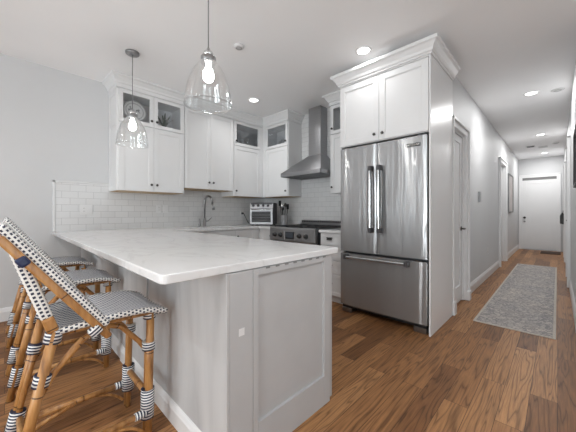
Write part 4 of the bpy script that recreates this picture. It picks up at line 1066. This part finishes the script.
# ------------------------------------------------------------------ stools
def make_stool():
    t = thing('counter_stool', None, 'stool', (0, 0, 0), 'woven rattan counter stools')
    hw, y0, y1 = .215, -.225, .229
    # saddle seat
    def zt(x, y):
        v = (y - y0) / (y1 - y0)
        z = .660 + .010 * math.sin(math.pi * min(1, v * 1.05)) - .012 * (1 - (x / hw) ** 2)
        if v > .72: z -= .022 * ((v - .72) / .28) ** 2
        return z
    nx, ny = 14, 16
    tb = bmesh.new(); uvl = tb.loops.layers.uv.new('u'); G = []
    def ins(x, y):   # rounded plan corners
        return x, y
    for j in range(ny + 1):
        row = []
        for i in range(nx + 1):
            x = -hw + 2 * hw * i / nx; y = y0 + (y1 - y0) * j / ny
            ex = 1 - .05 * max(0, (abs(j / ny - .5) * 2) ** 6); x *= ex
            row.append(tb.verts.new((x, y, zt(x, y))))
        G.append(row)
    for j in range(ny):
        for i in range(nx):
            f = tb.faces.new((G[j][i], G[j][i + 1], G[j + 1][i + 1], G[j + 1][i])); f.smooth = True
            for l in f.loops:
                c = l.vert.co; l[uvl].uv = ((c.x + c.y) * .7071, (c.y - c.x) * .7071)
    mb = MB(); mb.add(tb, uv=False); mb.build('seat', 'weave_fine', t)
    # woven rim
    rim = [(G2) for G2 in []]
    tb = bmesh.new(); uvl = tb.loops.layers.uv.new('u')
    per = []
    for i in range(nx + 1): per.append((i, 0))
    for j in range(1, ny + 1): per.append((nx, j))
    for i in range(nx - 1, -1, -1): per.append((i, ny))
    for j in range(ny - 1, 0, -1): per.append((0, j))
    P = []
    for i, j in per:
        x = -hw + 2 * hw * i / nx; y = y0 + (y1 - y0) * j / ny
        x *= 1 - .05 * max(0, (abs(j / ny - .5) * 2) ** 6); P.append(Vector((x, y, zt(x, y))))
    prof = [(-.012, .001), (-.003, .003), (.004, .000), (.007, -.008), (.005, -.019), (-.004, -.025), (-.05, -.026)]
    cols = []; dist = 0; ds = []
    n = len(P)
    for k in range(n):
        tdir = (P[(k + 1) % n] - P[k - 1]).normalized(); out = Vector((tdir.y, -tdir.x, 0)).normalized()
        cols.append([tb.verts.new(P[k] + out * a + Vector((0, 0, b))) for a, b in prof])
        if k: dist += (P[k] - P[k - 1]).length
        ds.append(dist)
    ds.append(dist + (P[0] - P[-1]).length)
    pl_ = [0]
    for (a, b), (c, d) in zip(prof, prof[1:]): pl_.append(pl_[-1] + math.hypot(c - a, d - b))
    for k in range(n):
        for q in range(len(prof) - 1):
            f = tb.faces.new((cols[k][q], cols[k][q + 1], cols[(k + 1) % n][q + 1], cols[(k + 1) % n][q])); f.smooth = True
            for l, (dd, pq) in zip(f.loops, ((ds[k], pl_[q]), (ds[k], pl_[q + 1]), (ds[k + 1], pl_[q + 1]), (ds[k + 1], pl_[q]))): l[uvl].uv = (dd, pq)
    bmesh.ops.recalc_face_normals(tb, faces=tb.faces)
    mb = MB(); mb.add(tb, uv=False); mb.build('seat_edge', 'weave_bold', t)
    # seat frame under the weave
    mb = MB()
    mb.tube([(-hw + .035, y0 + .02, .630), (hw - .035, y0 + .02, .630), (hw - .035, y1 - .06, .628), (-hw + .035, y1 - .06, .628), (-hw + .035, y0 + .02, .630)], .010, 8); mb.build('seat_frame', 'bamboo', t)
    # legs
    def leg(top, foot, thin_dx, wraps, brace):
        top, foot = Vector(top), Vector(foot)
        mb = MB(); mb.tube([foot, foot.lerp(top, .5), top], .019, 12)
        inn = Vector((thin_dx, -.004 if top.y > 0 else .004, 0))
        mb.tube([foot + inn, foot.lerp(top, .66) + inn] + brace, .0125, 10)
        o = mb.build('leg', 'bamboo', t)
        for z0_, z1_, r_ in wraps:
            a = foot.lerp(top, (z0_ - foot.z) / (top.z - foot.z)); b = foot.lerp(top, (z1_ - foot.z) / (top.z - foot.z))
            w_ = MB(); h = inn * .42
            w_.tube([a + h, b + h], r_, 14); w_.build('binding', 'stripe', o)
        return o
    for sx in (1, -1):
        leg((sx * .165, .165, .63), (sx * .17, .15, 0), -sx * .027, [(.09, .235, .0320), (.433, .475, .0310), (.592, .630, .0300)],
            [(sx * .135, .12, .48), (sx * .125, .04, .575), (sx * .125, -.02, .60)])
        leg((sx * .200, y0 + .008, .655), (sx * .195, -.355, 0), -sx * .027, [(.08, .19, .0300), (.442, .488, .0290), (.605, .660, .0300)],
            [(sx * .19, -.20, .50), (sx * .185, -.12, .585), (sx * .185, -.06, .612)])
    # stretchers
    for sx in (1, -1):
        MB().tube([(sx * .17, .15, .125), (sx * .19, -.325, .125)], .0150, 10).build('side_stretcher', 'bamboo', t)
        mb = MB()
        mb.tube([(sx * .172, .13, .03), (sx * .178, .08, .085), (sx * .182, -.02, .118)], .008, 8, smooth_path=2); mb.build('curved_brace', 'bamboo', t)
        MB().tube([(sx * .17, -.09, .125), (sx * .176, -.20, .092), (sx * .17, -.335, .05)], .011, 8).build('diagonal_brace', 'bamboo', t)
        MB().tube([(sx * .172, .145, .125), (sx * .174, .088, .125)], .0185, 12).build('joint_binding', 'stripe', t)
        MB().tube([(sx * .150, .152, .205), (sx * .122, .152, .205)], .0190, 12).build('joint_binding', 'stripe', t)
        MB().tube([(sx * .19, -.12, .595), (sx * .185, -.19, .52), (sx * .195, -.285, .36)], .0105, 8, smooth_path=1).build('curved_brace', 'bamboo', t)
    MB().tube([(-.17, .152, .205), (.17, .152, .205)], .0160, 10).build('foot_rail', 'bamboo', t)
    MB().tube([(-.196, -.31, .16), (.196, -.31, .16)], .0130, 10).build('rear_stretcher', 'bamboo', t)
    # raked backrest: woven slab on two flat posts
    A = Vector((0, -.057, .632)); B = Vector((0, -.387, 1.078))
    up = (B - A).normalized(); fwd = Vector((0, up.z, -up.y)); Ln = (B - A).length      # fwd: towards the sitter (+y, up)
    fr = Matrix((( 1, 0, 0, 0), (0, fwd.y, up.y, A.y), (0, fwd.z, up.z, A.z), (0, 0, 0, 1)))
    for sx in (1, -1):
        x0_ = sx * .224
        MB().box(x0_ - .012, x0_ + .012, -.025, .004, -.058, Ln - .03, .008, fr, 3).build('back_post', 'bamboo', t)
        MB().box(x0_ - .019, x0_ + .019, -.033, .003, Ln * .70, Ln * .70 + .040, .009, fr, 2).build('tape', 'navy_tape', t)
        MB().box(x0_ - .020, x0_ + .020, -.052, -.004, -.012, .030, .010, fr, 2).build('post_binding', 'stripe', t)
    MB().box(-.232, .232, .000, .033, -.012, Ln, .013, fr, 3).build('backrest', 'weave_bold', t)
    # woven panel from the rear legs up to the posts
    C0 = Vector((0, -.226, .668)); C1 = Vector((0, -.331, .99))
    up2 = (C1 - C0).normalized(); fwd2 = Vector((0, up2.z, -up2.y)); L2 = (C1 - C0).length
    fr2 = Matrix(((1, 0, 0, 0), (0, fwd2.y, up2.y, C0.y), (0, fwd2.z, up2.z, C0.z), (0, 0, 0, 1)))
    mb = MB(); mb.box(-.218, .218, -.021, .021, 0.045, L2, .012, fr2, 3); mb.build('rear_panel', 'weave_bold', t)
    for sx in (1, -1): MB().box(sx * .205 - .017, sx * .205 + .017, -.02, .02, -.015, .052, .010, fr2, 2).build('rear_joint', 'bamboo', t)
    return t
st = make_stool()
spots = [(-1.665, .36, 0, 'woven rattan stool closest to the peninsula end, fully in view'),
         (-2.557, .375, 0, 'woven rattan stool in the middle of the row at the peninsula'),
         (-3.50, .380, 0, 'woven rattan stool nearest the plain grey wall')]
for i, (x, y, a, lab) in enumerate(spots):
    o = st if i == 0 else copy_tree(st)
    o.location = (x, y, 0); o.rotation_euler.z = R(a); o['label'] = lab
